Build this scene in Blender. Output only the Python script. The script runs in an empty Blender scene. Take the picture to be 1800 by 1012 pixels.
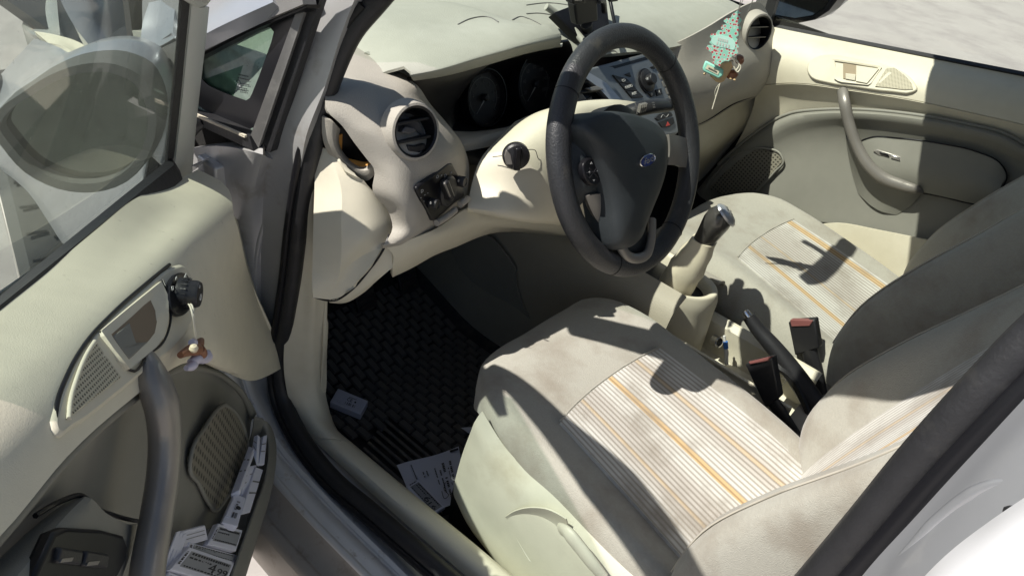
import bpy, bmesh, math, random
from mathutils import Vector as V, Matrix
random.seed(7)
SC = bpy.context.scene
COL = SC.collection

# ------------------------------------------------------------------ camera
CAM = V((-0.2413, 1.3188, 1.4370))
RR = V((-0.7368, -0.6583, 0.1539)).normalized()
RD = V((0.4784, -0.6686, -0.5693)).normalized()
RU = RR.cross(RD).normalized()
RR = RD.cross(RU).normalized()
F = 1405.95
PW, PH = 1800.0, 1012.0
cd = bpy.data.cameras.new('camera')
cd.sensor_fit = 'HORIZONTAL'; cd.sensor_width = 36.0; cd.lens = F / PW * 36.0
cd.clip_start = 0.02; cd.clip_end = 400.0
cam = bpy.data.objects.new('camera', cd); COL.objects.link(cam)
m = Matrix.Identity(4)
for i in range(3):
    m[i][0] = RR[i]; m[i][1] = RU[i]; m[i][2] = -RD[i]; m[i][3] = CAM[i]
cam.matrix_world = m
SC.camera = cam

# ------------------------------------------------------------------ light
SUN = V((0.185, 0.27, 0.462)).normalized()          # direction towards the sun
elev = math.asin(SUN.z); azim = math.atan2(SUN.x, SUN.y)
w = bpy.data.worlds.new('World'); SC.world = w; w.use_nodes = True
nt = w.node_tree; nt.nodes.clear()
sky = nt.nodes.new('ShaderNodeTexSky'); sky.sky_type = 'NISHITA'; sky.sun_disc = False
sky.sun_elevation = elev; sky.sun_rotation = azim
bg = nt.nodes.new('ShaderNodeBackground'); bg.inputs[1].default_value = 0.065
wo = nt.nodes.new('ShaderNodeOutputWorld')
nt.links.new(sky.outputs[0], bg.inputs[0]); nt.links.new(bg.outputs[0], wo.inputs[0])
sl = bpy.data.lights.new('sun', 'SUN'); sl.energy = 4.9; sl.angle = math.radians(0.5); sl.color = (1.0, 0.955, 0.88)
so = bpy.data.objects.new('sun', sl); COL.objects.link(so)
so.rotation_euler = SUN.to_track_quat('Z', 'Y').to_euler(); so.location = SUN * 20
SC.view_settings.view_transform = 'Standard'; SC.view_settings.look = 'None'
SC.view_settings.exposure = 0.54; SC.view_settings.gamma = 1.0
SC.view_settings.use_curve_mapping = False
SC.render.engine = 'CYCLES'
SC.cycles.max_bounces = 8; SC.cycles.transparent_max_bounces = 16

# ------------------------------------------------------------------ points on real planes
def ray(px, py):
    return RR * ((px - PW/2) / F) - RU * ((py - PH/2) / F) + RD
def X(px, py, x):
    r = ray(px, py); return CAM + r * ((x - CAM.x) / r.x)
def Y(px, py, y):
    r = ray(px, py); return CAM + r * ((y - CAM.y) / r.y)
def Z(px, py, z):
    r = ray(px, py); return CAM + r * ((z - CAM.z) / r.z)
def PLN(px, py, p, n):
    r = ray(px, py); return CAM + r * ((V(p) - CAM).dot(V(n)) / r.dot(V(n)))
HX, HY = 0.78486, 0.75124
CA, SA = 0.70659, 0.70762
def from_door(p):
    dx, dy = p[0] - HX, p[1] - HY
    return V((HX + CA*dx + SA*dy, HY - SA*dx + CA*dy, p[2]))
def to_door(p):
    dx, dy = p[0] - HX, p[1] - HY
    return V((HX + CA*dx - SA*dy, HY + SA*dx + CA*dy, p[2]))
def DP(px, py, y):                                   # on the opened driver door, at distance y in its closed position
    return PLN(px, py, from_door((HX, y, 0.9)), (SA, CA, 0))
def DXP(px, py, x):                                  # on a plane across the opened door
    return PLN(px, py, from_door((x, HY, 0.9)), (CA, -SA, 0))
def prof(t):
    tab = [(-1, .722), (0, .722), (.005, .710), (.014, .684), (.028, .661), (.048, .646), (.075, .637), (.10, .635), (.13, .639), (.17, .648), (.2, .652), (.3, .652), (.45, .63), (.6, .61), (2, .60)]
    for (a, b), (c, d) in zip(tab, tab[1:]):
        if t <= c: return b + (d - b) * (t - a) / (c - a)
    return tab[-1][1]
def DS(px, py, off=0.0):                             # on the driver door's trim surface
    a, b = .5, .8
    for _ in range(40):
        y = (a + b) / 2; q = to_door(DP(px, py, y)); zb = .898 + (.626 - q.x) * .28
        if prof(zb - q.z) - off > y: a = y
        else: b = y
    return DP(px, py, y)
def PS(px, py, off=0.0):                             # on the passenger door's trim surface
    a, b = .5, .8
    for _ in range(40):
        y = (a + b) / 2; q = Y(px, py, -y); zb = .927 + (.5 - q.x) * .133
        if prof(zb - q.z) - off > y: a = y
        else: b = y
    return Y(px, py, -y)

# ------------------------------------------------------------------ materials
MATS = {}
def mat(name, col, rough=.5, metal=0.0, var=.06, vs=40, bump=0.0, bs=400, coat=0.0, spec=.5, dirt=None, dscale=3.0, dmin=.5, dmax=.7):
    m = bpy.data.materials.new(name); m.use_nodes = True
    nt = m.node_tree; b = nt.nodes['Principled BSDF']; L = nt.links
    b.inputs['Roughness'].default_value = rough; b.inputs['Metallic'].default_value = metal
    b.inputs['Specular IOR Level'].default_value = spec
    b.inputs['Coat Weight'].default_value = coat
    tc = nt.nodes.new('ShaderNodeTexCoord')
    n = nt.nodes.new('ShaderNodeTexNoise'); n.inputs['Scale'].default_value = vs; n.inputs['Detail'].default_value = 6
    L.new(tc.outputs['Object'], n.inputs['Vector'])
    mx = nt.nodes.new('ShaderNodeMix'); mx.data_type = 'RGBA'
    mx.inputs[6].default_value = (*[c * (1 - var) for c in col], 1); mx.inputs[7].default_value = (*[min(1, c * (1 + var)) for c in col], 1)
    L.new(n.outputs[0], mx.inputs[0]); out = mx.outputs[2]
    if dirt:
        d = nt.nodes.new('ShaderNodeTexNoise'); d.inputs['Scale'].default_value = dscale; d.inputs['Detail'].default_value = 9; d.inputs['Roughness'].default_value = .65
        L.new(tc.outputs['Object'], d.inputs['Vector'])
        r = nt.nodes.new('ShaderNodeMapRange'); r.inputs[1].default_value = dmin; r.inputs[2].default_value = dmax; r.clamp = True
        L.new(d.outputs[0], r.inputs[0])
        m2 = nt.nodes.new('ShaderNodeMix'); m2.data_type = 'RGBA'; m2.inputs[7].default_value = (*dirt, 1)
        L.new(r.outputs[0], m2.inputs[0]); L.new(out, m2.inputs[6]); out = m2.outputs[2]
    L.new(out, b.inputs['Base Color'])
    if bump:
        bn = nt.nodes.new('ShaderNodeTexNoise'); bn.inputs['Scale'].default_value = bs; bn.inputs['Detail'].default_value = 3
        L.new(tc.outputs['Object'], bn.inputs['Vector'])
        bp = nt.nodes.new('ShaderNodeBump'); bp.inputs['Strength'].default_value = bump; bp.inputs['Distance'].default_value = .002
        L.new(bn.outputs[0], bp.inputs['Height']); L.new(bp.outputs[0], b.inputs['Normal'])
    MATS[name] = m
    return m
CREAM = mat('cream_plastic', (.60, .562, .45), .55, bump=.14, bs=850, dirt=(.47, .42, .30), dmin=.52, dmax=.85)
CREAM_D = mat('dusty_cream_plastic', (.655, .615, .49), .6, bump=.13, bs=900, dirt=(.46, .42, .33), dscale=95, dmin=.63, dmax=.74)
SHIELD = mat('pale_cream_plastic', (.57, .555, .455), .5, bump=.12, bs=350, dirt=(.42, .38, .28), dscale=9, dmin=.55, dmax=.85)
TAUPE = mat('taupe_plastic', (.37, .345, .30), .6, bump=.35, bs=600, dirt=(.42, .40, .36), dmin=.5, dmax=.8)
DASH = mat('dusty_grey_dash_plastic', (.345, .348, .30), .62, bump=.3, bs=500, dirt=(.41, .412, .365), dscale=5, dmin=.45, dmax=.8)
INSERT = mat('dark_taupe_door_plastic', (.205, .201, .174), .6, bump=.12, bs=850, dirt=(.245, .238, .208), dmin=.5, dmax=.8)
BLACK = mat('black_plastic', (.016, .016, .018), .45, bump=.15, bs=500, var=.2)
GLOSSB = mat('gloss_black_plastic', (.009, .009, .011), .34, spec=.28)
RUBBER = mat('black_rubber_seal', (.016, .016, .018), .5, bump=.3, bs=200, var=.3, dirt=(.045, .043, .04), dscale=14, dmin=.58, dmax=.8)
LEATH = mat('worn_black_leather', (.030, .031, .034), .42, bump=.5, bs=380, var=.25, dirt=(.075, .07, .062), dscale=16, dmin=.58, dmax=.74)
HUB = mat('charcoal_hub_plastic', (.021, .026, .029), .55, bump=.3, bs=700, var=.15)
SATIN = mat('satin_grey_trim', (.24, .225, .205), .38, metal=.35, bump=.1, bs=300, dirt=(.30, .29, .27), dmin=.5, dmax=.8)
STACK = mat('metallic_grey_fascia', (.19, .205, .22), .38, metal=.45, bump=.05)
SILVER = mat('silver_car_paint', (.41, .42, .445), .34, metal=.55, coat=.4, var=.03, dirt=(.47, .45, .42), dscale=7, dmin=.58, dmax=.85)
JAMB = mat('dusty_silver_jamb_paint', (.50, .495, .49), .42, metal=.4, var=.05, dirt=(.28, .25, .21), dscale=12, dmin=.56, dmax=.76)
SILLP = mat('scuffed_sill_paint', (.60, .60, .60), .42, metal=.35, var=.06, dirt=(.30, .25, .19), dscale=34, dmin=.60, dmax=.74)
GREYTRIM = mat('grey_window_surround', (.17, .165, .16), .55, var=.12, bump=.2, bs=120, dirt=(.30, .29, .27), dscale=20, dmin=.55, dmax=.75)
POST = mat('pale_grey_door_post', (.52, .53, .50), .45, var=.04)
CARPET = mat('black_floor_carpet', (.018, .017, .016), .95, bump=1.0, bs=900, var=.5, dirt=(.06, .055, .045), dscale=160, dmin=.62, dmax=.7)
MATB = mat('black_rubber_mat', (.022, .022, .023), .6, bump=.2, bs=300, var=.25, dirt=(.075, .066, .052), dscale=25, dmin=.52, dmax=.75)
GROUND = mat('pale_concrete', (.40, .372, .352), .9, var=.10, vs=3, bump=.3, bs=30, dirt=(.33, .302, .29), dscale=2.2, dmin=.45, dmax=.62)
TYRE = mat('dusty_tyre_rubber', (.10, .10, .098), .85, var=.15)
ALLOY = mat('painted_wheel_metal', (.62, .56, .52), .45, metal=.3)
WHITE = mat('white_label_plastic', (.66, .67, .76), .4, var=.03)
PAPER = mat('white_paper', (.66, .67, .75), .8, var=.04)
EINK = mat('grey_label_screen', (.30, .31, .33), .35, var=.06)
INK = mat('black_print', (.02, .02, .025), .6)
PRINTW = mat('white_print', (.62, .62, .60), .5)
RED = mat('red_release_button', (.20, .075, .07), .45)
ORANGE = mat('orange_foam', (.62, .30, .07), .7)
CHROME = mat('chrome', (.75, .75, .77), .15, metal=1.0)
BLUEB = mat('deep_blue_enamel', (.012, .028, .16), .25, coat=.5)
CORD = mat('pale_cord', (.62, .58, .48), .8)
WOOD = mat('pale_wood', (.60, .42, .22), .55, var=.2, vs=60)
MINT = mat('mint_card', (.30, .68, .56), .6)
BROWN = mat('brown_figure', (.24, .10, .05), .5, var=.3)
LILAC = mat('pale_lilac_figure', (.55, .52, .62), .5, var=.15)
HEAD = mat('grey_headlining', (.45, .43, .38), .9)
MIRR = mat('mirror_glass', (.50, .55, .52), .06, metal=1.0, dirt=(.22, .23, .21), dscale=40, dmin=.5, dmax=.9)
MAROON = mat('maroon_paint', (.16, .02, .03), .3)
PENB = mat('blue_pen_grip', (.05, .18, .55), .4)
DIM = mat('dim_dial_print', (.11, .11, .11), .5)
ICON = mat('faint_white_icon', (.42, .42, .41), .5)
REDI = mat('red_icon', (.5, .06, .05), .5)
CLEAR = None
def glass(name, tint, mixf, rough=.03, dirt=.0, dcol=(.5, .52, .45), dscale=60):
    m = bpy.data.materials.new(name); m.use_nodes = True; nt = m.node_tree; L = nt.links
    nt.nodes.remove(nt.nodes['Principled BSDF']); out = nt.nodes['Material Output']
    t = nt.nodes.new('ShaderNodeBsdfTransparent'); t.inputs[0].default_value = (*tint, 1)
    g = nt.nodes.new('ShaderNodeBsdfGlossy'); g.inputs['Roughness'].default_value = rough
    fr = nt.nodes.new('ShaderNodeFresnel'); fr.inputs[0].default_value = 1.45
    mu = nt.nodes.new('ShaderNodeMath'); mu.operation = 'MULTIPLY'; mu.inputs[1].default_value = mixf
    L.new(fr.outputs[0], mu.inputs[0])
    ge = nt.nodes.new('ShaderNodeNewGeometry'); fw = nt.nodes.new('ShaderNodeMath'); fw.operation = 'SUBTRACT'; fw.inputs[0].default_value = 1.0; L.new(ge.outputs['Backfacing'], fw.inputs[1])
    mf = nt.nodes.new('ShaderNodeMath'); mf.operation = 'MULTIPLY'; L.new(mu.outputs[0], mf.inputs[0]); L.new(fw.outputs[0], mf.inputs[1]); mu = mf
    mx = nt.nodes.new('ShaderNodeMixShader'); L.new(mu.outputs[0], mx.inputs[0]); L.new(t.outputs[0], mx.inputs[1]); L.new(g.outputs[0], mx.inputs[2])
    last = mx
    if dirt:
        d = nt.nodes.new('ShaderNodeBsdfDiffuse'); d.inputs[0].default_value = (*dcol, 1)
        tc = nt.nodes.new('ShaderNodeTexCoord'); n = nt.nodes.new('ShaderNodeTexNoise'); n.inputs['Scale'].default_value = dscale; n.inputs['Detail'].default_value = 8
        L.new(tc.outputs['Object'], n.inputs['Vector'])
        n2 = nt.nodes.new('ShaderNodeTexNoise'); n2.inputs['Scale'].default_value = dscale * 6; n2.inputs['Detail'].default_value = 2
        L.new(tc.outputs['Object'], n2.inputs['Vector'])
        r = nt.nodes.new('ShaderNodeMapRange'); r.inputs[1].default_value = .3; r.inputs[2].default_value = .75; r.inputs[3].default_value = dirt * .85; r.inputs[4].default_value = dirt * 1.15
        L.new(n.outputs[0], r.inputs[0])
        r2 = nt.nodes.new('ShaderNodeMapRange'); r2.inputs[1].default_value = .66; r2.inputs[2].default_value = .74; r2.inputs[3].default_value = 0; r2.inputs[4].default_value = .45
        L.new(n2.outputs[0], r2.inputs[0])
        ad = nt.nodes.new('ShaderNodeMath'); ad.operation = 'MAXIMUM'; L.new(r.outputs[0], ad.inputs[0]); L.new(r2.outputs[0], ad.inputs[1])
        ad2 = nt.nodes.new('ShaderNodeMath'); ad2.operation = 'MULTIPLY'; L.new(ad.outputs[0], ad2.inputs[0]); L.new(fw.outputs[0], ad2.inputs[1]); ad = ad2
        m2 = nt.nodes.new('ShaderNodeMixShader'); L.new(ad.outputs[0], m2.inputs[0]); L.new(mx.outputs[0], m2.inputs[1]); L.new(d.outputs[0], m2.inputs[2]); last = m2
    L.new(last.outputs[0], out.inputs[0]); return m
DGLASS = glass('dusty_green_window_glass', (.90, .945, .91), 1.0, dirt=.24, dcol=(.40, .42, .37))
WGLASS = glass('windscreen_glass', (.925, .95, .92), .9)
QGLASS = glass('hazed_quarter_window_glass', (.62, .76, .68), 1.0, dirt=.34, dcol=(.50, .62, .54))  # pale green haze put into the dirt layer, softening the view behind
LENS = glass('clear_lens', (.85, .87, .87), 1.2)

def nodes(m):
    return m.node_tree, m.node_tree.nodes['Principled BSDF'], m.node_tree.links
def fabric(name, base, stripes=False, dirt=(.235, .205, .165)):
    m = mat(name, base, .95, var=.10, vs=250, spec=.15)
    nt, b, L = nodes(m)
    tc = nt.nodes.new('ShaderNodeTexCoord')
    src = b.inputs['Base Color'].links[0].from_socket
    b.inputs['Sheen Weight'].default_value = .25
    b.inputs['Sheen Roughness'].default_value = .5
    if stripes:
        uv = nt.nodes.new('ShaderNodeUVMap')
        sp = nt.nodes.new('ShaderNodeSeparateXYZ'); L.new(uv.outputs[0], sp.inputs[0])
        cr = nt.nodes.new('ShaderNodeValToRGB'); e = cr.color_ramp; e.interpolation = 'LINEAR'
        GR = (.33, .31, .28, 1); WH = (.58, .57, .53, 1); OR = (.57, .41, .22, 1); PO = (.50, .41, .29, 1); MD = (.46, .435, .395, 1)
        cols = stripes(GR, WH, OR, PO, MD)
        e.elements[0].position = 0; e.elements[0].color = cols[0][1]; e.elements[1].position = 1; e.elements[1].color = cols[-1][1]
        for p, c in cols[1:-1]:
            k = e.elements.new(p); k.color = c
        L.new(sp.outputs[0], cr.inputs[0])
        w = nt.nodes.new('ShaderNodeTexWave'); w.inputs['Scale'].default_value = 1.0
        mp = nt.nodes.new('ShaderNodeMath'); mp.operation = 'MULTIPLY'; mp.inputs[1].default_value = 33 * 6.2832
        L.new(sp.outputs[0], mp.inputs[0])
        sn = nt.nodes.new('ShaderNodeMath'); sn.operation = 'SINE'; L.new(mp.outputs[0], sn.inputs[0])
        rg = nt.nodes.new('ShaderNodeMapRange'); rg.inputs[1].default_value = -.2; rg.inputs[2].default_value = .8; L.new(sn.outputs[0], rg.inputs[0])
        # the ribs: darker thread between pale ones, weaker on the orange bands
        mx = nt.nodes.new('ShaderNodeMix'); mx.data_type = 'RGBA'; mx.blend_type = 'MULTIPLY'; mx.inputs[7].default_value = (.50, .47, .43, 1)
        L.new(cr.outputs[0], mx.inputs[6])
        mm = nt.nodes.new('ShaderNodeMath'); mm.operation = 'MULTIPLY'; mm.inputs[1].default_value = .8
        L.new(rg.outputs[0], mm.inputs[0])
        L.new(mm.outputs[0], mx.inputs[0])
        src = mx.outputs[2]
    d = nt.nodes.new('ShaderNodeTexNoise'); d.inputs['Scale'].default_value = 9; d.inputs['Detail'].default_value = 10; d.inputs['Roughness'].default_value = .6
    L.new(tc.outputs['Object'], d.inputs['Vector'])
    r = nt.nodes.new('ShaderNodeMapRange'); r.inputs[1].default_value = .47; r.inputs[2].default_value = .68; r.inputs[4].default_value = .75
    L.new(d.outputs[0], r.inputs[0])
    m2 = nt.nodes.new('ShaderNodeMix'); m2.data_type = 'RGBA'; m2.inputs[7].default_value = (*dirt, 1)
    L.new(r.outputs[0], m2.inputs[0]); L.new(src, m2.inputs[6]); L.new(m2.outputs[2], b.inputs['Base Color'])
    v = nt.nodes.new('ShaderNodeTexVoronoi'); v.inputs['Scale'].default_value = 650
    L.new(tc.outputs['Object'], v.inputs['Vector'])
    bp = nt.nodes.new('ShaderNodeBump'); bp.inputs['Strength'].default_value = .35; bp.inputs['Distance'].default_value = .0015
    L.new(v.outputs['Distance'], bp.inputs['Height']); L.new(bp.outputs[0], b.inputs['Normal'])
    return m
FAB = fabric('greige_seat_fabric', (.36, .348, .302))
def drv_stripes(GR, WH, OR, PO, MD):
    return [(0, WH), (.13, WH), (.19, MD), (.225, MD), (.23, PO), (.25, PO), (.255, MD), (.36, MD), (.42, WH), (.505, WH), (.51, OR), (.548, OR), (.553, WH), (.66, WH), (.73, MD), (.765, MD), (.77, PO), (.795, PO), (.80, MD), (.88, WH), (1, WH)]
def pas_stripes(GR, WH, OR, PO, MD):
    return [(0, WH), (.04, WH), (.05, OR), (.105, OR), (.115, WH), (.38, MD), (.5, MD), (.505, PO), (.525, PO), (.53, MD), (.62, WH), (.72, WH), (.73, OR), (.775, OR), (.785, WH), (1, WH)]
FABD = fabric('striped_driver_seat_fabric', (.5, .48, .44), drv_stripes)
FABP = fabric('striped_passenger_seat_fabric', (.5, .48, .44), pas_stripes)
def grille(name, base, scale):
    m = mat(name, base, .6); nt, b, L = nodes(m)
    uv = nt.nodes.new('ShaderNodeUVMap')
    mp = nt.nodes.new('ShaderNodeMapping'); mp.inputs['Scale'].default_value = (scale[0], scale[1], 1); L.new(uv.outputs[0], mp.inputs[0])
    v = nt.nodes.new('ShaderNodeTexVoronoi'); v.inputs['Scale'].default_value = 1; v.inputs['Randomness'].default_value = 0; v.voronoi_dimensions = '2D'
    L.new(mp.outputs[0], v.inputs['Vector'])
    r = nt.nodes.new('ShaderNodeMapRange'); r.inputs[1].default_value = .22; r.inputs[2].default_value = .34
    L.new(v.outputs['Distance'], r.inputs[0])
    src = b.inputs['Base Color'].links[0].from_socket
    mx = nt.nodes.new('ShaderNodeMix'); mx.data_type = 'RGBA'; mx.inputs[6].default_value = (*[c * .25 for c in base], 1)
    L.new(src, mx.inputs[7]); L.new(r.outputs[0], mx.inputs[0]); L.new(mx.outputs[2], b.inputs['Base Color'])
    bp = nt.nodes.new('ShaderNodeBump'); bp.inputs['Strength'].default_value = .8; bp.inputs['Distance'].default_value = .001
    L.new(r.outputs[0], bp.inputs['Height']); L.new(bp.outputs[0], b.inputs['Normal'])
    return m
GRC = grille('cream_speaker_mesh', (.52, .48, .36), (26, 26))
GRD = grille('dark_speaker_mesh', (.20, .185, .145), (24, 24))

# ------------------------------------------------------------------ mesh helpers
def new(name, verts, faces, m=None, parent=None, smooth=True, angle=38, uvs=None):
    me = bpy.data.meshes.new(name); me.from_pydata([tuple(v) for v in verts], [], faces)
    if uvs:
        ul = me.uv_layers.new(name='UVMap')
        for lp in me.loops: ul.data[lp.index].uv = uvs[lp.vertex_index]
    bm = bmesh.new(); bm.from_mesh(me); bmesh.ops.recalc_face_normals(bm, faces=bm.faces); bm.to_mesh(me); bm.free()
    if smooth:
        for p in me.polygons: p.use_smooth = True
        me.set_sharp_from_angle(angle=math.radians(angle))
    if m: me.materials.append(m)
    o = bpy.data.objects.new(name, me); COL.objects.link(o)
    if parent: attach(o, parent)
    return o
def attach(o, parent):
    o.parent = parent
    if parent.type == 'EMPTY': o.matrix_parent_inverse = Matrix.Translation(-parent.location)
def cr1(P, n, closed=False):
    """chord-length cubic through points; a doubled point makes a crease"""
    P = [V(p) for p in P]; N = len(P); out = []
    segs = N if closed else N - 1
    def tang(i):
        if closed: a, b, c = P[(i-1) % N], P[i % N], P[(i+1) % N]
        else:
            if i == 0: return None
            if i == N - 1: return None
            a, b, c = P[i-1], P[i], P[i+1]
        d0, d1 = (b - a).length, (c - b).length
        if d0 < 1e-9 or d1 < 1e-9: return None
        return ((b - a) / d0 * d1 + (c - b) / d1 * d0) / (d0 + d1)
    for i in range(segs):
        a, b = P[i], P[(i+1) % N]; d = (b - a).length
        if d < 1e-9:
            if not out or (out[-1] - a).length > 1e-9: out.append(a.copy())
            if True:
                pass
            continue
        ta, tb = tang(i), tang((i+1) if not closed else (i+1) % N)
        ch = (b - a) / d
        if ta is None and tb is None: ta = tb = ch
        elif ta is None: ta = (ch * 1.5 - tb * .5)
        elif tb is None: tb = (ch * 1.5 - ta * .5)
        for k in range(n):
            t = k / n; t2, t3 = t*t, t*t*t
            out.append(a * (2*t3 - 3*t2 + 1) + ta * (d * (t3 - 2*t2 + t)) + b * (-2*t3 + 3*t2) + tb * (d * (t3 - t2)))
    if not closed: out.append(P[-1].copy())
    return out
def net(name, rows, m, parent=None, su=5, sv=5, thick=.004, both=False, angle=38, back=None):
    """smooth skin through a grid of control points, given real thickness away from the camera side"""
    A = [cr1(r, su) for r in rows]
    L = max(len(a) for a in A)
    A = [a if len(a) == L else cr1(a, 1)[:L] for a in A]
    L = min(len(a) for a in A)
    G = [cr1([A[i][j] for i in range(len(rows))], sv) for j in range(L)]
    H = min(len(g) for g in G)
    g = [[G[j][i] for j in range(L)] for i in range(H)]
    vs = []; uv = []
    lu = [0.0]
    for j in range(1, L): lu.append(lu[-1] + (g[H//2][j] - g[H//2][j-1]).length)
    for i in range(H):
        for j in range(L):
            vs.append(g[i][j]); uv.append((lu[j] / max(lu[-1], 1e-9), i / (H - 1)))
    nm = []
    for i in range(H):
        for j in range(L):
            a = g[min(i+1, H-1)][j] - g[max(i-1, 0)][j]; b = g[i][min(j+1, L-1)] - g[i][max(j-1, 0)]
            n = a.cross(b)
            nm.append(n.normalized() if n.length > 1e-12 else V((0, 0, 0)))
    mid = vs[(H//2) * L + L//2]
    s = sum(n.dot(CAM - v) for n, v in zip(nm, vs))
    if back is not None:
        s = -sum(n.dot(back) for n in nm)
    if s < 0: nm = [-n for n in nm]
    fs = []
    id = lambda i, j: i * L + j
    for i in range(H-1):
        for j in range(L-1): fs.append((id(i, j), id(i, j+1), id(i+1, j+1), id(i+1, j)))
    if thick:
        o = len(vs)
        vs += [v - n * thick for v, n in zip(vs, nm)]; uv = uv + uv
        fs += [tuple(o + k for k in reversed(f)) for f in list(fs)]
        ring = [id(0, j) for j in range(L)] + [id(i, L-1) for i in range(1, H)] + [id(H-1, j) for j in range(L-2, -1, -1)] + [id(i, 0) for i in range(H-2, 0, -1)]
        for a, b in zip(ring, ring[1:] + ring[:1]): fs.append((a, b, o + b, o + a))
    return new(name, vs, fs, m, parent, uvs=uv, angle=angle)
def slab(name, pts, th, m, parent=None, bev=0.0, n=None, smooth=0, seg=2, lift=0.0, uvbox=False):
    """a panel with the outline pts; th is its thickness, going away from the camera"""
    P = [V(p) for p in pts]
    if smooth: P = cr1(P, smooth, True)
    if n is None:
        n = V((0, 0, 0)); c = sum(P, V((0, 0, 0))) / len(P)
        for a, b in zip(P, P[1:] + P[:1]): n += (a - c).cross(b - c)
        n.normalize()
        if n.dot(CAM - c) < 0: n = -n
    else: n = V(n).normalized()
    P = [p + n * lift for p in P]
    N = len(P); vs = P + [p - n * th for p in P]
    fs = [tuple(range(N)), tuple(range(2*N - 1, N - 1, -1))] + [(i, N + i, N + (i+1) % N, (i+1) % N) for i in range(N)]
    uvs = None
    if uvbox:
        e1 = (P[1] - P[0]).normalized() if not smooth else (P[len(P)//4] - P[0]).normalized()
        e2 = n.cross(e1)
        us = [p.dot(e1) for p in P]; ws = [p.dot(e2) for p in P]
        u0, u1, w0, w1 = min(us), max(us), min(ws), max(ws); k = max(u1 - u0, w1 - w0)
        uvs = [((a - u0) / k, (b - w0) / k) for a, b in zip(us, ws)]; uvs += uvs
    o = new(name, vs, fs, m, parent, angle=50, uvs=uvs)
    if bev:
        b = o.modifiers.new('bevel', 'BEVEL'); b.width = bev; b.segments = seg; b.limit_method = 'ANGLE'; b.angle_limit = math.radians(50)
    return o
def tube(name, pts, rad, m, parent=None, seg=14, sub=6, up=None, flat=1.0, raw=False):
    P = pts if raw else cr1(pts, sub); N = len(P)
    if isinstance(rad, (int, float)): R = [rad] * N
    else:
        R = []
        for i in range(N):
            t = i / (N - 1) * (len(rad) - 1); k = min(int(t), len(rad) - 2); R.append(rad[k] + (rad[k+1] - rad[k]) * (t - k))
    vs = []; fs = []
    pn = None
    for i in range(N):
        t = (P[min(i+1, N-1)] - P[max(i-1, 0)]).normalized()
        if up is not None: a = V(up) - t * t.dot(V(up))
        elif pn is None: a = t.orthogonal()
        else: a = pn - t * t.dot(pn)
        a.normalize(); pn = a; b = t.cross(a)
        for k in range(seg):
            q = 2 * math.pi * k / seg
            vs.append(P[i] + a * (R[i] * flat * math.cos(q)) + b * (R[i] * math.sin(q)))
    for i in range(N-1):
        for k in range(seg): fs.append((i*seg + k, i*seg + (k+1) % seg, (i+1)*seg + (k+1) % seg, (i+1)*seg + k))
    fs.append(tuple(range(seg))); fs.append(tuple((N-1)*seg + k for k in range(seg)))
    return new(name, vs, fs, m, parent, angle=60)
def frame(axis, up=None):
    a = V(axis).normalized(); u = V(up) if up is not None else a.orthogonal()
    u = (u - a * a.dot(u)).normalized(); return u, a.cross(u), a
def lathe(name, prof, c, axis, m, parent=None, seg=32, up=None, sx=1.0, sy=1.0, angle=35):
    u, v, a = frame(axis, up); c = V(c); vs = []; fs = []; n = len(prof)
    for (r, h) in prof:
        for k in range(seg):
            q = 2 * math.pi * k / seg; vs.append(c + u * (r * sx * math.cos(q)) + v * (r * sy * math.sin(q)) + a * h)
    for i in range(n-1):
        for k in range(seg): fs.append((i*seg + k, i*seg + (k+1) % seg, (i+1)*seg + (k+1) % seg, (i+1)*seg + k))
    if prof[0][0] > 1e-6: fs.append(tuple(range(seg)))
    if prof[-1][0] > 1e-6: fs.append(tuple((n-1)*seg + k for k in range(seg)))
    o = new(name, vs, fs, m, parent, angle=angle)
    return o
def ring(name, prof, c, axis, m, parent=None, seg=32, up=None, sx=1.0, sy=1.0):
    """closed section turned round an axis: a hollow ring"""
    u, v, a = frame(axis, up); c = V(c); vs = []; fs = []; n = len(prof)
    for (r, h) in prof:
        for k in range(seg):
            q = 2 * math.pi * k / seg; vs.append(c + u * (r * sx * math.cos(q)) + v * (r * sy * math.sin(q)) + a * h)
    for i in range(n):
        for k in range(seg): fs.append((i*seg + k, i*seg + (k+1) % seg, ((i+1) % n)*seg + (k+1) % seg, ((i+1) % n)*seg + k))
    return new(name, vs, fs, m, parent, angle=40)
def box(name, c, ex, ey, ez, sx, sy, sz, m, parent=None, bev=0.0):
    c = V(c); ex, ey, ez = V(ex).normalized(), V(ey).normalized(), V(ez).normalized()
    vs = [c + ex * (a * sx/2) + ey * (b * sy/2) + ez * (d * sz/2) for a in (-1, 1) for b in (-1, 1) for d in (-1, 1)]
    fs = [(0, 1, 3, 2), (4, 6, 7, 5), (0, 4, 5, 1), (2, 3, 7, 6), (0, 2, 6, 4), (1, 5, 7, 3)]
    o = new(name, vs, fs, m, parent, angle=50)
    if bev:
        b = o.modifiers.new('bevel', 'BEVEL'); b.width = bev; b.segments = 2
    return o
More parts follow.
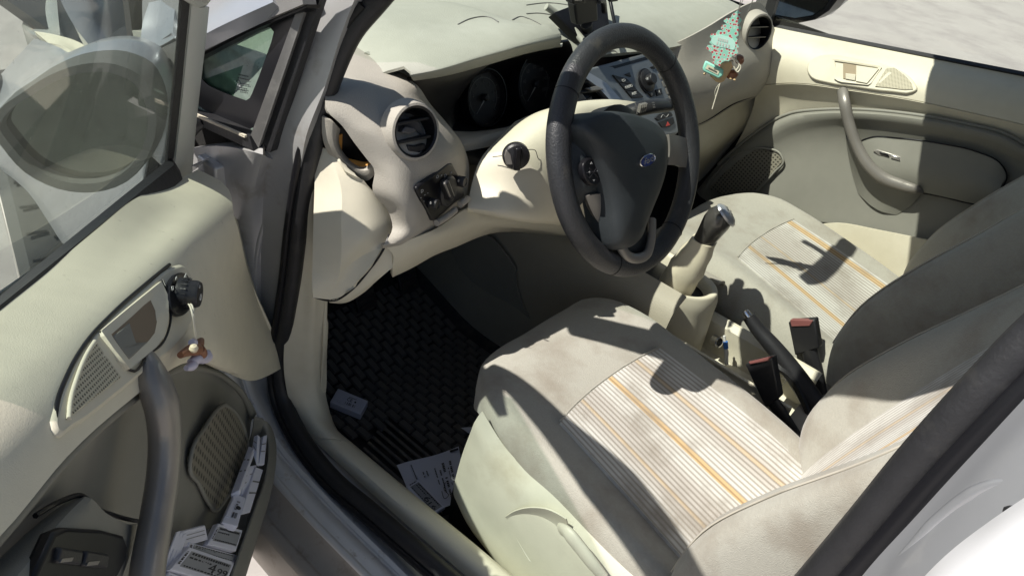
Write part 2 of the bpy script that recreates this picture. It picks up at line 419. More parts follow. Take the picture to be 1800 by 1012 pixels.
def text(name, s, o, xd, yd, size, m, parent=None, shear=0.0, ext=.00025):
    """flat print lying on a surface: xd runs along the writing, yd is its up"""
    cu = bpy.data.curves.new(name, 'FONT'); cu.body = s; cu.size = size; cu.align_x = 'CENTER'; cu.align_y = 'CENTER'; cu.shear = shear; cu.extrude = ext; cu.resolution_u = 3
    t = bpy.data.objects.new(name, cu); COL.objects.link(t)
    dg = bpy.context.evaluated_depsgraph_get(); me = bpy.data.meshes.new_from_object(t.evaluated_get(dg))
    bpy.data.objects.remove(t); 
    x = V(xd).normalized(); y = V(yd); y = (y - x * x.dot(y)).normalized(); z = x.cross(y)
    for v in me.vertices: v.co = V(o) + x * v.co.x + y * v.co.y + z * v.co.z
    me.materials.clear(); me.materials.append(m); me.name = name
    ob = bpy.data.objects.new(name, me); COL.objects.link(ob)
    if parent: attach(ob, parent)
    return ob
def qtext(name, s, S, u0, v0, u1, v1, m, parent):
    cu = bpy.data.curves.new(name, 'FONT'); cu.body = s; cu.size = 1; cu.resolution_u = 3; cu.extrude = .001
    t = bpy.data.objects.new(name, cu); COL.objects.link(t)
    me = bpy.data.meshes.new_from_object(t.evaluated_get(bpy.context.evaluated_depsgraph_get())); bpy.data.objects.remove(t)
    xs = [v.co.x for v in me.vertices]; ys = [v.co.y for v in me.vertices]
    for v in me.vertices:
        v.co = S(u0 + (u1 - u0) * (v.co.x - min(xs)) / (max(xs) - min(xs)), v1 + (v0 - v1) * (v.co.y - min(ys)) / (max(ys) - min(ys)), .0009 + v.co.z * .2)
    me.materials.clear(); me.materials.append(m); me.name = name
    ob = bpy.data.objects.new(name, me); COL.objects.link(ob); attach(ob, parent); return ob
def joined(name, quads, m, parent=None, th=.0003):
    """several small flat marks printed as one piece"""
    vs = []; fs = []
    for q in quads:
        n = (q[1] - q[0]).cross(q[3] - q[0]).normalized()
        if n.dot(CAM - q[0]) < 0: n = -n
        b = len(vs); vs += list(q) + [p - n * th for p in q]
        fs += [(b, b+1, b+2, b+3), (b+7, b+6, b+5, b+4)] + [(b+i, b+4+i, b+4+(i+1) % 4, b+(i+1) % 4) for i in range(4)]
    return new(name, vs, fs, m, parent, smooth=False)
def tag(o, label=None, cat=None, group=None, kind=None):
    if label: o['label'] = label
    if cat: o['category'] = cat
    if group: o['group'] = group
    if kind: o['kind'] = kind
    return o
def empty(name, loc=(0, 0, 0)):
    o = bpy.data.objects.new(name, None); COL.objects.link(o); o.location = loc; o.empty_display_size = .05
    return o
from mathutils.bvhtree import BVHTree
BV = {}
def on(o, px, py, lift=0.0):
    if o.name not in BV: BV[o.name] = BVHTree.FromPolygons([v.co for v in o.data.vertices], [tuple(p.vertices) for p in o.data.polygons])
    r = ray(px, py).normalized(); h = BV[o.name].ray_cast(CAM, r)
    if h[0] is None: return None
    n = h[1] if h[1].dot(-r) > 0 else -h[1]
    return h[0] + n * lift
def on_all(o, pts, lift=0.0): return [p for p in (on(o, x, y, lift) for x, y in pts) if p is not None]
def bil(q, u, v):
    return q[0] * (1-u) * (1-v) + q[1] * u * (1-v) + q[2] * u * v + q[3] * (1-u) * v

# ================================================================== SETTING
N = 60
gv = []; gf = []
new('ground', [(-60, -60, 0), (60, -60, 0), (60, 60, 0), (-60, 60, 0), (-60, -60, -.3), (60, -60, -.3), (60, 60, -.3), (-60, 60, -.3)],
    [(0, 1, 2, 3), (7, 6, 5, 4), (0, 4, 5, 1), (1, 5, 6, 2), (2, 6, 7, 3), (3, 7, 4, 0)], GROUND)['kind'] = 'structure'

# ================================================================== CAR
car = tag(empty('car'), 'silver hatchback with its driver door standing open and a dusty beige interior', 'car')
P3 = lambda *a: V(a)

# ---- shell that closes the cabin
floor_rows = [[P3(x, y, z) for y in (.66, .4, .13)] for x, z in ((-1.3, .25), (-.4, .235), (.3, .235), (.72, .24), (.86, .29), (1.0, .45), (1.05, .62))]
carpet = net('carpet', floor_rows, CARPET, car, su=2, sv=4, thick=.02)
net('carpet', [[P3(x, -y, z) for y in (.66, .4, .13)] for x, z in ((-1.3, .25), (-.4, .235), (.3, .235), (.72, .24), (.86, .29), (1.0, .45), (1.05, .62))], CARPET, car, su=2, sv=4, thick=.02)
net('firewall', [[P3(1.06, y, z) for y in (.7, 0, -.7)] for z in (.2, .6, .98)], BLACK, car, su=2, sv=2, thick=.02)
roof = net('roof', [[P3(x, y, z) for y, z in ((.585, 1.375), (.54, 1.425), (0, 1.455), (-.54, 1.425), (-.585, 1.375))] for x in (.353, .1, -.5, -1.1, -1.6)], SILVER, car, su=4, sv=3, thick=.045, back=V((0, 0, -1)))
wind = net('windscreen', [[P3(x0 + (.02 if y == 0 else 0), y * k, z) for y in (.66, .33, 0, -.33, -.66)] for x0, z, k in ((1.10, .93, 1.0), (.72, 1.17, .93), (.325, 1.425, .86))], WGLASS, car, su=3, sv=3, thick=.004)
for s in (-1,):
    tube('windscreen_pillar', [P3(.86, s*.70, .93), P3(.72, s*.685, 1.03), P3(.54, s*.635, 1.22), P3(.33, s*.575, 1.38)], .032, SILVER, car, flat=.8)
for s in (1, -1):
    net('footwell_side', [[P3(x, s*(.672 if s > 0 else .72), z) for x in ((.72, .9, 1.08) if s > 0 else (.35, .75, 1.08))] for z in (.2, .6, .94)], CARPET, car, su=2, sv=2, thick=.01, back=V((0, s, 0)))
net('rear_bulkhead', [[P3(-1.35, y, z) for y in (.66, 0, -.66)] for z in (.2, .7, 1.05)], INSERT, car, su=2, sv=2, thick=.03, back=V((-1, 0, 0)))
net('rear_bench', [[P3(-.62, y, .40), P3(-.66, y, .52), P3(-1.0, y, .50), P3(-1.12, y, .52), P3(-1.22, y, .80), P3(-1.3, y, 1.05)] for y in (.62, .3, 0, -.3, -.62)], FAB, car, su=3, sv=2, thick=.05)
for s in (1, -1):
    net('rear_door', [[P3(x, s*y, z) for x in (-.33, -.8, -1.25)] for y, z in ((.69, .30), (.70, .6), (.70, .95), (.72, 1.0))], CREAM if s < 0 else CREAM, car, su=2, sv=2, thick=.03, back=V((0, s, 0)))
    tube('roof_rail', [P3(.27, s*.575, 1.375), P3(-.3, s*.58, 1.40), P3(-1.2, s*.57, 1.38)], .03, HEAD, car)
net('door_pillar', [[P3(x, -y, z) for x in (-.26 - dx, -.36 - dx)] for y, z, dx in ((.69, .3, 0), (.69, .9, .0), (.64, 1.15, .06), (.57, 1.40, .1))], CREAM, car, su=2, sv=3, thick=.04, back=V((0, -1, 0)))

# ---- sill, pillars and door opening of the driver's side
SILLA = ((.665, .330), (.72, .335), (.735, .342), (.735, .342), (.760, .350), (.7615, .3475), (.7645, .3475), (.766, .350), (.792, .351), (.792, .351), (.798, .353), (.802, .349), (.803, .343))
SILLB = ((.8028, .345), (.806, .338), (.832, .314), (.832, .314), (.838, .317), (.848, .314), (.855, .304), (.855, .304), (.862, .26), (.84, .18), (.70, .17))
ROCK = mat('grimy_rocker_paint', (.36, .325, .285), .5, metal=.25, var=.08, dirt=(.22, .18, .14), dscale=26, dmin=.55, dmax=.75)
for nm, sec, mm in (('sill', SILLA, SILLP), ('rocker_panel', SILLB, ROCK)):
    rows = []
    for x, up in ((-1.5, 0), (-.8, 0), (-.3, 0), (.1, 0), (.3, 0), (.48, .004), (.60, .02), (.68, .06), (.72, .11), (.735, .17)):
        rows.append([P3(x, y - up * .2, z + (up if y < .80 else up * .8)) for y, z in sec])
    net(nm, rows, mm, car, su=3, sv=3, thick=.002, back=V((0, 0, -1)))
front = [[(548, -40, .655), (575, -40, .65), (640, -40, .64)],
         [(527, 60, .675), (556, 60, .668), (600, 60, .655)],
         [(497, 150, .692), (530, 150, .685), (572, 150, .67)],
         [(460, 240, .712), (492, 240, .702), (538, 240, .69)],
         [(436, 320, .703), (484, 320, .698), (526, 320, .69)],
         [(434, 420, .701), (480, 420, .699), (512, 420, .695)],
         [(436, 520, .701), (478, 520, .701), (503, 520, .70)],
         [(438, 620, .701), (474, 620, .701), (492, 620, .70)],
         [(440, 700, .705), (472, 700, .703), (488, 700, .70)]]
net('windscreen_pillar', [[Y(*p) for p in r] for r in front], JAMB, car, su=5, sv=5, thick=.02)
tube('windscreen_pillar', [P3(.58, .655, 1.185), P3(.44, .618, 1.315), P3(.32, .588, 1.40)], .028, SILVER, car, flat=2.0, up=(0, 0, 1))
# hinge pillar below the quarter window
jamb = [[(330, 262, 0.745), (400, 258, 0.740), (462, 272, 0.730), (482, 280, 0.700), (508, 280, 0.688)],
        [(335, 320, 0.745), (400, 320, 0.740), (450, 320, 0.725), (475, 300, 0.695), (500, 310, 0.688)],
        [(340, 400, 0.735), (405, 400, 0.725), (440, 400, 0.715), (468, 400, 0.695), (498, 400, 0.693)],
        [(360, 500, 0.725), (420, 500, 0.715), (450, 500, 0.710), (465, 500, 0.695), (492, 500, 0.693)],
        [(380, 610, 0.720), (430, 610, 0.715), (450, 610, 0.710), (462, 610, 0.695), (482, 610, 0.693)],
        [(400, 690, 0.720), (440, 690, 0.715), (455, 690, 0.710), (465, 690, 0.695), (480, 690, 0.693)],
        [(420, 770, 0.720), (455, 770, 0.715), (470, 770, 0.710), (485, 770, 0.695), (500, 770, 0.693)]]
jam = net('hinge_pillar', [[Y(*p) for p in r] for r in jamb], JAMB, car, su=4, sv=4, thick=.03)
tube('panel_ridge', [p for p in on_all(jam, ((450, 560), (455, 430), (470, 370), (478, 320)), -.002)], .005, JAMB, jam)
slab('access_hole', [Y(353 + 11 * math.cos(a) , 285 + 20 * math.sin(a), .735) for a in [k * math.pi / 8 for k in range(16)]], .006, GLOSSB, jam)
box('hinge', Y(378, 300, .742), (1, 0, 0), (0, 1, 0), (0, 0, 1), .05, .03, .04, JAMB, jam, .004)
# quarter window
qg = [(345, 70), (528, 4), (443, 236), (360, 200), (330, 190)]
QY = .718
slab('quarter_window', [Y(p[0], p[1], QY + (0 if i in (2, 3, 4) else -.02)) for i, p in enumerate([(318, 95), (530, 5), (448, 238), (345, 195)])], .004, QGLASS, car)
QP = QY - .012
pv = lambda x, y, o=0: Y(x, y, QY - .001 + o - .02 * max(0, (200 - y) / 200))
qframe = car.children[-1]
# black ceramic border printed on the glass
def band(name, outer, inner, m, parent, th=.0015):
    n = len(outer); vs = outer + inner
    nn = (outer[1] - outer[0]).cross(inner[0] - outer[0]).normalized()
    if nn.dot(CAM - outer[0]) < 0: nn = -nn
    vs = vs + [v - nn * th for v in vs]; fs = []
    for i in range(n):
        j = (i+1) % n
        fs += [(i, j, n+j, n+i), (2*n+i, 3*n+i, 3*n+j, 2*n+j), (i, 2*n+i, 2*n+j, j), (n+i, n+j, 3*n+j, 3*n+i)]
    return new(name, vs, fs, m, parent, angle=30)
def lerp_loop(a, k):
    L = [0]; a = [V(p) for p in a]; c = a + a[:1]
    for p, q in zip(c, c[1:]): L.append(L[-1] + (q - p).length)
    out = []
    for i in range(k):
        t = L[-1] * i / k; j = 0
        while L[j+1] < t: j += 1
        out.append(c[j].lerp(c[j+1], (t - L[j]) / max(1e-9, L[j+1] - L[j])))
    return out
K = 48
outp = [(318, 95), (530, 5), (448, 238), (345, 195)]
inn = [(350, 100), (420, 65), (478, 46), (482, 60), (455, 135), (440, 172), (432, 177), (400, 166), (365, 150), (352, 136)]
def polar_match(o2, i2, k):
    import cmath
    c = complex(sum(p[0] for p in i2) / len(i2), sum(p[1] for p in i2) / len(i2))
    def hit(poly, a):
        d = complex(math.cos(a), math.sin(a)); best = None
        for p, q in zip(poly, poly[1:] + poly[:1]):
            p = complex(*p) - c; q = complex(*q) - c; e = q - p
            den = d.real * e.imag - d.imag * e.real
            if abs(den) < 1e-9: continue
            t = (p.real * e.imag - p.imag * e.real) / den; u = (p.real * d.imag - p.imag * d.real) / den
            if t > 0 and -1e-6 <= u <= 1 + 1e-6: best = t if best is None else max(best, t)
        z = c + d * best; return (z.real, z.imag)
    an = [2 * math.pi * i / k for i in range(k)]
    for p in o2: an.append(math.atan2(p[1] - c.imag, p[0] - c.real) % (2 * math.pi))
    an.sort()
    return [hit(o2, a) for a in an], [hit(i2, a) for a in an]
o2, i2 = polar_match(outp, inn, K)
band('glass_border', [pv(*p) for p in o2], [pv(*p) for p in i2], GLOSSB, qframe)
marks = []
for k, (x0, x1, yy) in enumerate([(419, 436, 131.5), (418, 437, 137), (424, 437, 147), (420, 434, 154), (419, 433, 158)]):
    for a in range(int(x0), int(x1), 3):
        marks.append([pv(a, yy + (a-x0)*.22 - 1.1, -.0015), pv(a+2, yy + (a-x0)*.22 - .7, -.0015), pv(a+2, yy + (a-x0)*.22 + 1.1, -.0015), pv(a, yy + (a-x0)*.22 + .7, -.0015)])
joined('glass_marking', marks, INK, qframe)
ring('glass_marking', [(.0032, 0), (.0032, .0003), (.0026, .0003), (.0026, 0)], pv(418.5, 145, -.0015), CAM - pv(418, 145), INK, qframe, seg=20)
def strip(name, a, b, m, parent, th=.012, smooth=0, lift=0.0):
    """bar between two edges (lists of points)"""
    A = cr1(a, smooth) if smooth else [V(p) for p in a]; B = cr1(b, smooth) if smooth else [V(p) for p in b]
    c = A + B[::-1]
    n = V((0, 0, 0))
    for i in range(len(A) - 1): n += (A[i+1] - A[i]).cross(B[i] - A[i]) + (B[i+1] - A[i+1]).cross(B[i] - B[i+1])*0
    n.normalize()
    if n.dot(CAM - A[0]) < 0: n = -n
    k = len(A); vs = [p + n*lift for p in A + B] + [p + n*(lift - th) for p in A + B]; fs = []
    for i in range(k-1):
        fs += [(i, i+1, k+i+1, k+i), (2*k+i, 3*k+i, 3*k+i+1, 2*k+i+1), (i, 2*k+i, 2*k+i+1, i+1), (k+i, k+i+1, 3*k+i+1, 3*k+i)]
    fs += [(0, k, 3*k, 2*k), (k-1, 3*k-1, 4*k-1, 2*k-1)]
    return new(name, vs, fs, m, parent, angle=30)
q = lambda x, y, o=0: Y(x, y, QY + .012 + o - .02 * max(0, (200 - y) / 200))
fr = strip('window_surround', [q(548, -18, -.02), q(528, 8, -.015), q(443, 238)], [q(575, -40, -.024), q(545, 0, -.02), q(456, 262, -.006)], GREYTRIM, car, .02, lift=.004)
strip('window_surround', [q(300, 78), q(430, 22), q(530, -20)], [q(300, 120), q(430, 52), q(535, 8)], GREYTRIM, car, .02, lift=.002)
strip('window_rubber', [q(545, 0, -.022), q(456, 262, -.008)], [q(562, 0, -.026), q(475, 268, -.012)], RUBBER, car, .015)
strip('window_rubber', [q(300, 180), q(365, 204), q(445, 238)], [q(296, 200), q(362, 222), q(452, 264)], RUBBER, car, .03, lift=.006)
strip('window_rubber', [q(300, 120), q(430, 52), q(535, 8)], [q(300, 125), q(430, 58), q(533, 14)], GLOSSB, car, .02, lift=-.004)
strip('weathered_edge', [q(340, 192), q(365, 203), q(441, 236)], [q(340, 197), q(365, 208), q(441, 240)], mat('flaking_sealant', (.55, .50, .40), .9, bump=1, bs=300, var=.4), car, .004, lift=.010)
tube('window_rubber', [q(330, 240), q(350, 218), q(362, 212)], .009, RUBBER, car)
# silver body above the quarter window
net('windscreen_pillar', [[Y(250, -40, 0.735), Y(400, -40, 0.715), Y(530, -40, 0.685)], [Y(250, 100, 0.745), Y(380, 32, 0.730), Y(480, -12, 0.710)], [Y(250, 130, 0.755), Y(380, 50, 0.745), Y(480, 4, 0.720)]], SILVER, car, su=4, sv=4, thick=.02)

# one rubber seal all round the opening
SE = [Y(655, 5, .615), Y(618, 50, .63), Y(589, 110, .645), Y(562, 190, .66), Y(541, 280, .675), Y(524, 380, .685), Y(512, 480, .69), Y(500, 560, .695), Y(488, 640, .695), Y(496, 700, .70), Y(526, 765, .715), Y(578, 835, .725), Y(658, 905, .725), Y(778, 1008, .725)]
BS = [Y(1420, 1040, .68), Y(1524, 920, .67), Y(1625, 800, .66), Y(1727, 690, .648), Y(1815, 600, .635)]
e = SE[-1]
SE += [P3(.12, .72, e.z), P3(-.06, .71, e.z + .005), P3(-.16, .70, .44), P3(-.195, .688, .56)] + BS + [P3(-.30, .60, 1.25), P3(-.30, .57, 1.345), P3(-.22, .565, 1.365), P3(0, .565, 1.37), P3(.22, .572, 1.362), P3(.42, .598, 1.272)]
lp = cr1(SE, 6, True)
cn = []
seal = tube('door_seal', lp + [lp[0]], .0195, RUBBER, car, seg=12, up=(0, 1, 0), flat=.8, raw=True)
tube('seal_lip', [p + V((.012 if 0 else 0, .0, 0)) + V((0, .017, 0)) for p in lp[:80]], .006, GLOSSB, seal, seg=8, raw=True)

# rear pillar with the shut face of the rear door
bp = []
for t, (a, b, c, d, e2) in enumerate([((1445, 1090), (1500, 1090), (1540, 1100), (1600, 1110), (1720, 1140)),
                                       ((1500, 985), (1545, 1000), (1580, 1012), (1630, 1040), (1760, 1090)),
                                       ((1580, 890), (1617, 910), (1650, 930), (1720, 965), (1850, 1010)),
                                       ((1680, 780), (1712, 800), (1745, 820), (1830, 870), (1950, 920)),
                                       ((1780, 672), (1812, 690), (1850, 710), (1930, 760), (2050, 830)),
                                       ((1860, 590), (1895, 605), (1930, 620), (2010, 660), (2130, 720))]):
    yy = [.69, .71, .735, .765, .80]; k = t * .012
    bp.append([Y(p[0], p[1], y - k) for p, y in zip((a, b, c, d, e2), yy)])
pil = net('door_pillar', bp, SILVER, car, su=5, sv=5, thick=.03)
P_ = on_all(pil, ((1545, 1010), (1600, 955), (1650, 908), (1690, 876), (1740, 850), (1790, 840)), -.0035)
if len(P_) > 2: tube('pressed_bead', P_, [.002, .007, .007, .002], SILVER, pil)
tube('seal_lip', [p + V((-.018, .010, .0)) for p in cr1(BS, 5)], .010, GLOSSB, seal, seg=10, raw=True)
od = net('rear_door', [[Y(1600, 1040, .83), Y(1680, 960, .825), Y(1740, 915, .81), Y(1830, 855, .79)], [Y(1640, 1060, .86), Y(1720, 985, .85), Y(1800, 930, .84), Y(1900, 880, .82)], [Y(1720, 1150, .87), Y(1820, 1060, .87), Y(1920, 1000, .86), Y(2050, 950, .84)]], mat('sunlit_silver_door_skin', (.62, .62, .635), .4, metal=.1), car, su=5, sv=4, thick=.02)  # sun glare put into a paler copy of the silver paint
tube('shut_line', [Y(1715, 1015, .852), Y(1745, 965, .842), Y(1778, 935, .836)], .0022, GREYTRIM, od, seg=6)
box('door_buffer', Y(1803, 924, .80), RR, RU, RD, .022, .024, .02, RUBBER, car, .004)

# ---- kick panel and sill trim (cream)
KP = [[(536, 300, .682), (552, 300, .673), (560, 300, .66)], [(530, 340, .69), (548, 340, .678), (557, 340, .665)], [(520, 430, .69), (540, 430, .678), (553, 430, .668)],
      [(512, 520, .695), (532, 522, .68), (551, 525, .67)], [(500, 600, .70), (528, 605, .68), (549, 612, .665)], [(500, 660, .70), (528, 672, .68), (556, 690, .66)],
      [(512, 712, .695), (545, 726, .68), (575, 742, .658)], [(548, 770, .69), (582, 771, .676), (609, 774, .655)]]
def withdrop(r): 
    P = [Y(*p) for p in r]; return P + [P[-1] + V((.0, -.012, -.012)), V((P[-1].x, P[-1].y - .02, max(.24, P[-1].z - .13)))]
net('kick_panel', [withdrop(r) for r in KP], CREAM, car, su=4, sv=5, thick=.003)
ST = [[(549, 771, .69), (583, 772, .676), (610, 775, .655)], [(640, 855, .69), (680, 856, .678), (702, 852, .655)], [(730, 935, .69), (770, 935, .678), (800, 932, .655)], [(815, 1008, .69), (860, 1011, .678), (893, 1010, .655)]]
rr = [withdrop(r) for r in ST]; L = rr[-1]
rr += [[p + V((-.3, 0, 0)) for p in L], [p + V((-.9, 0, 0)) for p in L]]
net('sill_trim', rr, CREAM_D, car, su=4, sv=4, thick=.003)

# ================================================================== DASHBOARD
pad = [[P3(1.06, y, .93) for y in (.70, .5, .345, .15, -.1, -.35, -.55, -.69)],
       [P3(.92, .70, .955), P3(.92, .5, .965), P3(.92, .345, .97), P3(.92, .15, .97), P3(.92, -.1, .965), P3(.92, -.35, .955), P3(.92, -.55, .95), P3(.9, -.69, .945)],
       [P3(.78, .70, .962), P3(.78, .53, .972), P3(.78, .345, .975), P3(.78, .17, .975), P3(.76, -.06, .968), P3(.74, -.35, .962), P3(.72, -.55, .957), P3(.70, -.70, .945)],
       [P3(.74, .70, .930), P3(.74, .55, .935), P3(.74, .345, .94), P3(.74, .17, .94), P3(.665, -.02, .945), P3(.64, -.3, .945), P3(.62, -.5, .95), P3(.60, -.69, .93)],
       [P3(.73, .70, .88), P3(.73, .56, .88), P3(.73, .345, .88), P3(.73, .17, .88), P3(.632, -.02, .922), P3(.595, -.29, .915), P3(.57, -.47, .93), P3(.56, -.66, .92)]]
dash = net('dashboard', pad, DASH, car, su=5, sv=5, thick=.01)
# passenger side face
pf = [[X(1150, 90, 0.632), X(1190, 75, 0.600), X(1240, 50, 0.585), X(1290, 20, 0.575), X(1335, 5, 0.570), X(1352, 30, 0.565)],
      [X(1160, 125, 0.597), X(1200, 110, 0.576), X(1250, 90, 0.562), X(1310, 62, 0.550), X(1350, 55, 0.545), X(1366, 62, 0.543)],
      [X(1175, 160, 0.563), X(1215, 145, 0.548), X(1265, 125, 0.532), X(1320, 108, 0.516), X(1360, 98, 0.512), X(1376, 95, 0.516)],
      [X(1190, 195, 0.545), X(1225, 182, 0.530), X(1275, 158, 0.512), X(1325, 138, 0.503), X(1362, 128, 0.500), X(1380, 122, 0.507)],
      [X(1198, 222, 0.555), X(1232, 212, 0.540), X(1285, 180, 0.525), X(1330, 166, 0.515), X(1358, 155, 0.510), X(1374, 148, 0.515)],
      [X(1200, 230, 0.595), X(1234, 220, 0.585), X(1288, 188, 0.575), X(1330, 172, 0.565), X(1358, 162, 0.555), X(1370, 156, 0.555)]]
net('dash_face', pf, TAUPE, dash, su=5, sv=4, thick=.006)
gb = [[X(1196, 228, 0.585), X(1236, 218, 0.565), X(1290, 186, 0.550), X(1340, 165, 0.540), X(1385, 150, 0.535)],
      [X(1205, 260, 0.570), X(1240, 245, 0.550), X(1290, 215, 0.535), X(1340, 190, 0.530), X(1385, 168, 0.530)],
      [X(1215, 300, 0.585), X(1240, 285, 0.575), X(1275, 258, 0.565), X(1310, 235, 0.560), X(1345, 210, 0.560)],
      [X(1215, 340, 0.665), X(1240, 320, 0.655), X(1270, 300, 0.655), X(1290, 280, 0.655), X(1310, 260, 0.655)]]
net('glovebox', gb, CREAM, dash, su=5, sv=4, thick=.006)
tube('panel_gap', [X(1200, 226, 0.565), X(1234, 216, 0.547), X(1288, 184, 0.531), X(1335, 166, 0.521), X(1374, 148, 0.518)], .0016, GLOSSB, dash, seg=6)

# cowl over the instruments
cw = [[P3(.88, .56, .965), P3(.88, .46, .975), P3(.88, .345, .982), P3(.88, .22, .975), P3(.86, .12, .962)],
      [Z(690, 60, .985), Z(730, 42, 1.003), Z(790, 18, 1.012), Z(850, 5, 1.006), Z(900, 15, .990)],
      [Z(698, 105, .99), Z(745, 95, 1.006), Z(820, 65, 1.016), Z(890, 44, 1.014), Z(950, 38, 1.000)],
      [X(722, 127, .578), X(760, 119, .572), X(840, 95, .568), X(930, 70, .566), X(985, 58, .568)],
      [X(722, 132, .574), X(760, 125, .566), X(840, 102, .562), X(930, 78, .560), X(987, 66, .564)],
      [X(724, 138, .578), X(762, 131, .570), X(842, 109, .566), X(930, 85, .564), X(985, 75, .568)],
      [X(727, 139, .61), X(764, 133, .61), X(844, 113, .61), X(930, 88, .61), X(985, 78, .61)],
      [P3(.70, .51, .985), P3(.70, .45, .985), P3(.70, .345, .985), P3(.70, .24, .98), P3(.70, .17, .97)]]
for k_, (x_, zs) in enumerate(((.90, (.925, .972, .982, .972, .925)), (.78, (.940, 1.000, 1.012, 1.000, .940)), (.68, (.955, 1.006, 1.018, 1.008, .955)))):
    cw[k_] = [P3(x_, y_, z_) for y_, z_ in zip((.548, .472, .345, .20, .125), zs)]
net('instrument_cowl', cw, DASH, dash, su=5, sv=4, thick=.004)
# black instrument housing
cl = [[X(726, 138, .60), X(790, 122, .60), X(860, 104, .60), X(930, 86, .60), X(1000, 72, .60)],
      [X(727, 150, .602), X(790, 135, .64), X(860, 115, .66), X(930, 98, .66), X(1006, 86, .61)],
      [X(740, 176, .605), X(800, 170, .67), X(860, 160, .70), X(930, 140, .70), X(1008, 120, .625)],
      [X(762, 200, .61), X(805, 205, .665), X(860, 200, .70), X(930, 180, .70), X(1005, 160, .62)],
      [X(790, 226, .605), X(815, 227, .625), X(860, 224, .64), X(920, 210, .635), X(985, 190, .61)],
      [X(794, 232, .60), X(818, 232, .605), X(860, 230, .605), X(920, 217, .60), X(980, 196, .59)]]
clus = net('instrument_cluster', cl, GLOSSB, car, su=4, sv=4, thick=.004)
DN = V((-.95, 0, .31)).normalized()
def dial(px, py, x, r, start, end, nums, needle):
    c = X(px, py, x); u = V((0, 0, 1)); u = (u - DN * u.dot(DN)).normalized(); rt = V((0, -1, 0))
    d = lathe('dial', [(r, -.012), (r, .0), (r*.96, .001), (r*.95, -.008), (0, -.008)], c, DN, BLACK, clus, seg=40)
    ring('dial_rim', [(r*1.0, .004), (r*1.05, .004), (r*1.06, -.02), (r*1.0, -.02)], c, DN, GLOSSB, clus, seg=40)
    qs = []; at = lambda a, q: c + DN * (-.0072) + (rt * math.cos(a) + u * math.sin(a)) * q
    k = 26
    for i in range(k):
        a = start + (end - start) * i / k; b = start + (end - start) * (i+1) / k
        qs.append([at(a, r*.70), at(b, r*.70), at(b, r*.735), at(a, r*.735)])
    for i in range(nums + 1):
        a = start + (end - start) * i / nums
        qs.append([at(a - .012, r*.735), at(a + .012, r*.735), at(a + .012, r*.86), at(a - .012, r*.86)])
    joined('dial_scale', qs, DIM, clus)
    h = at(needle, r*.08); lathe('needle_hub', [(r*.14, 0), (r*.14, .008), (r*.10, .011), (0, .012)], c + DN * (-.008), DN, BLACK, clus, seg=18)
    joined('needle', [[at(needle + 1.57, r*.03) + DN*.006, at(needle, r*.72) + DN*.006 + (rt*math.sin(needle) - u*math.cos(needle))*.0006, at(needle, r*.72) + DN*.006, at(needle - 1.57, r*.03) + DN*.006]], ICON, clus, th=.001)
    return c, rt, u, r
a1 = dial(855, 172, .655, .050, math.radians(225), math.radians(-45), 8, math.radians(222))
a2 = dial(945, 148, .66, .058, math.radians(225), math.radians(-45), 11, math.radians(222))
for (c, rt, u, r), labels in ((a1, '1 2 3 4 5 6 7'.split()), (a2, '20 40 60 80 100 140 180'.split())):
    for i, s in enumerate(labels):
        a = math.radians(225 - 270 * (i + .6) / len(labels)); text('dial_number', s, c + DN * (-.0070) + (rt * math.cos(a) + u * math.sin(a)) * r * .55, rt, u, r * .17, DIM, clus)
# slanted black shroud that stands left of the first dial
sh = [[X(716, 139, .60), X(765, 132, .588), X(820, 118, .585), X(868, 108, .588)],
      [X(724, 156, .602), X(770, 150, .592), X(812, 138, .588), X(840, 130, .592)],
      [X(748, 182, .602), X(772, 180, .602), X(796, 172, .604), X(812, 165, .612)],
      [X(768, 206, .606), X(780, 207, .608), X(790, 203, .612), X(797, 196, .622)],
      [X(792, 229, .604), X(794, 228, .606), X(797, 224, .610), X(800, 216, .62)]]
net('dial_shroud', sh, GLOSSB, clus, su=4, sv=4, thick=.003)
# trim below the instruments
lt = [[X(792, 230, .60), X(840, 231, .60), X(900, 221, .595), X(970, 198, .585), X(1040, 170, .58)],
      [X(812, 252, .565), X(850, 246, .555), X(900, 234, .55), X(960, 214, .55), X(1040, 190, .55)],
      [X(818, 266, .56), X(860, 258, .55), X(905, 246, .55), X(960, 226, .55), X(1040, 205, .55)]]
net('dash_face', lt, TAUPE, dash, su=4, sv=4, thick=.004)
net('column_gaiter', [[X(815, 266, .57), X(850, 258, .57), X(905, 235, .565)], [X(822, 278, .57), X(850, 272, .56), X(890, 250, .55)], [X(826, 290, .57), X(856, 288, .555), X(880, 270, .54)]], BLACK, dash, su=3, sv=3, thick=.004)

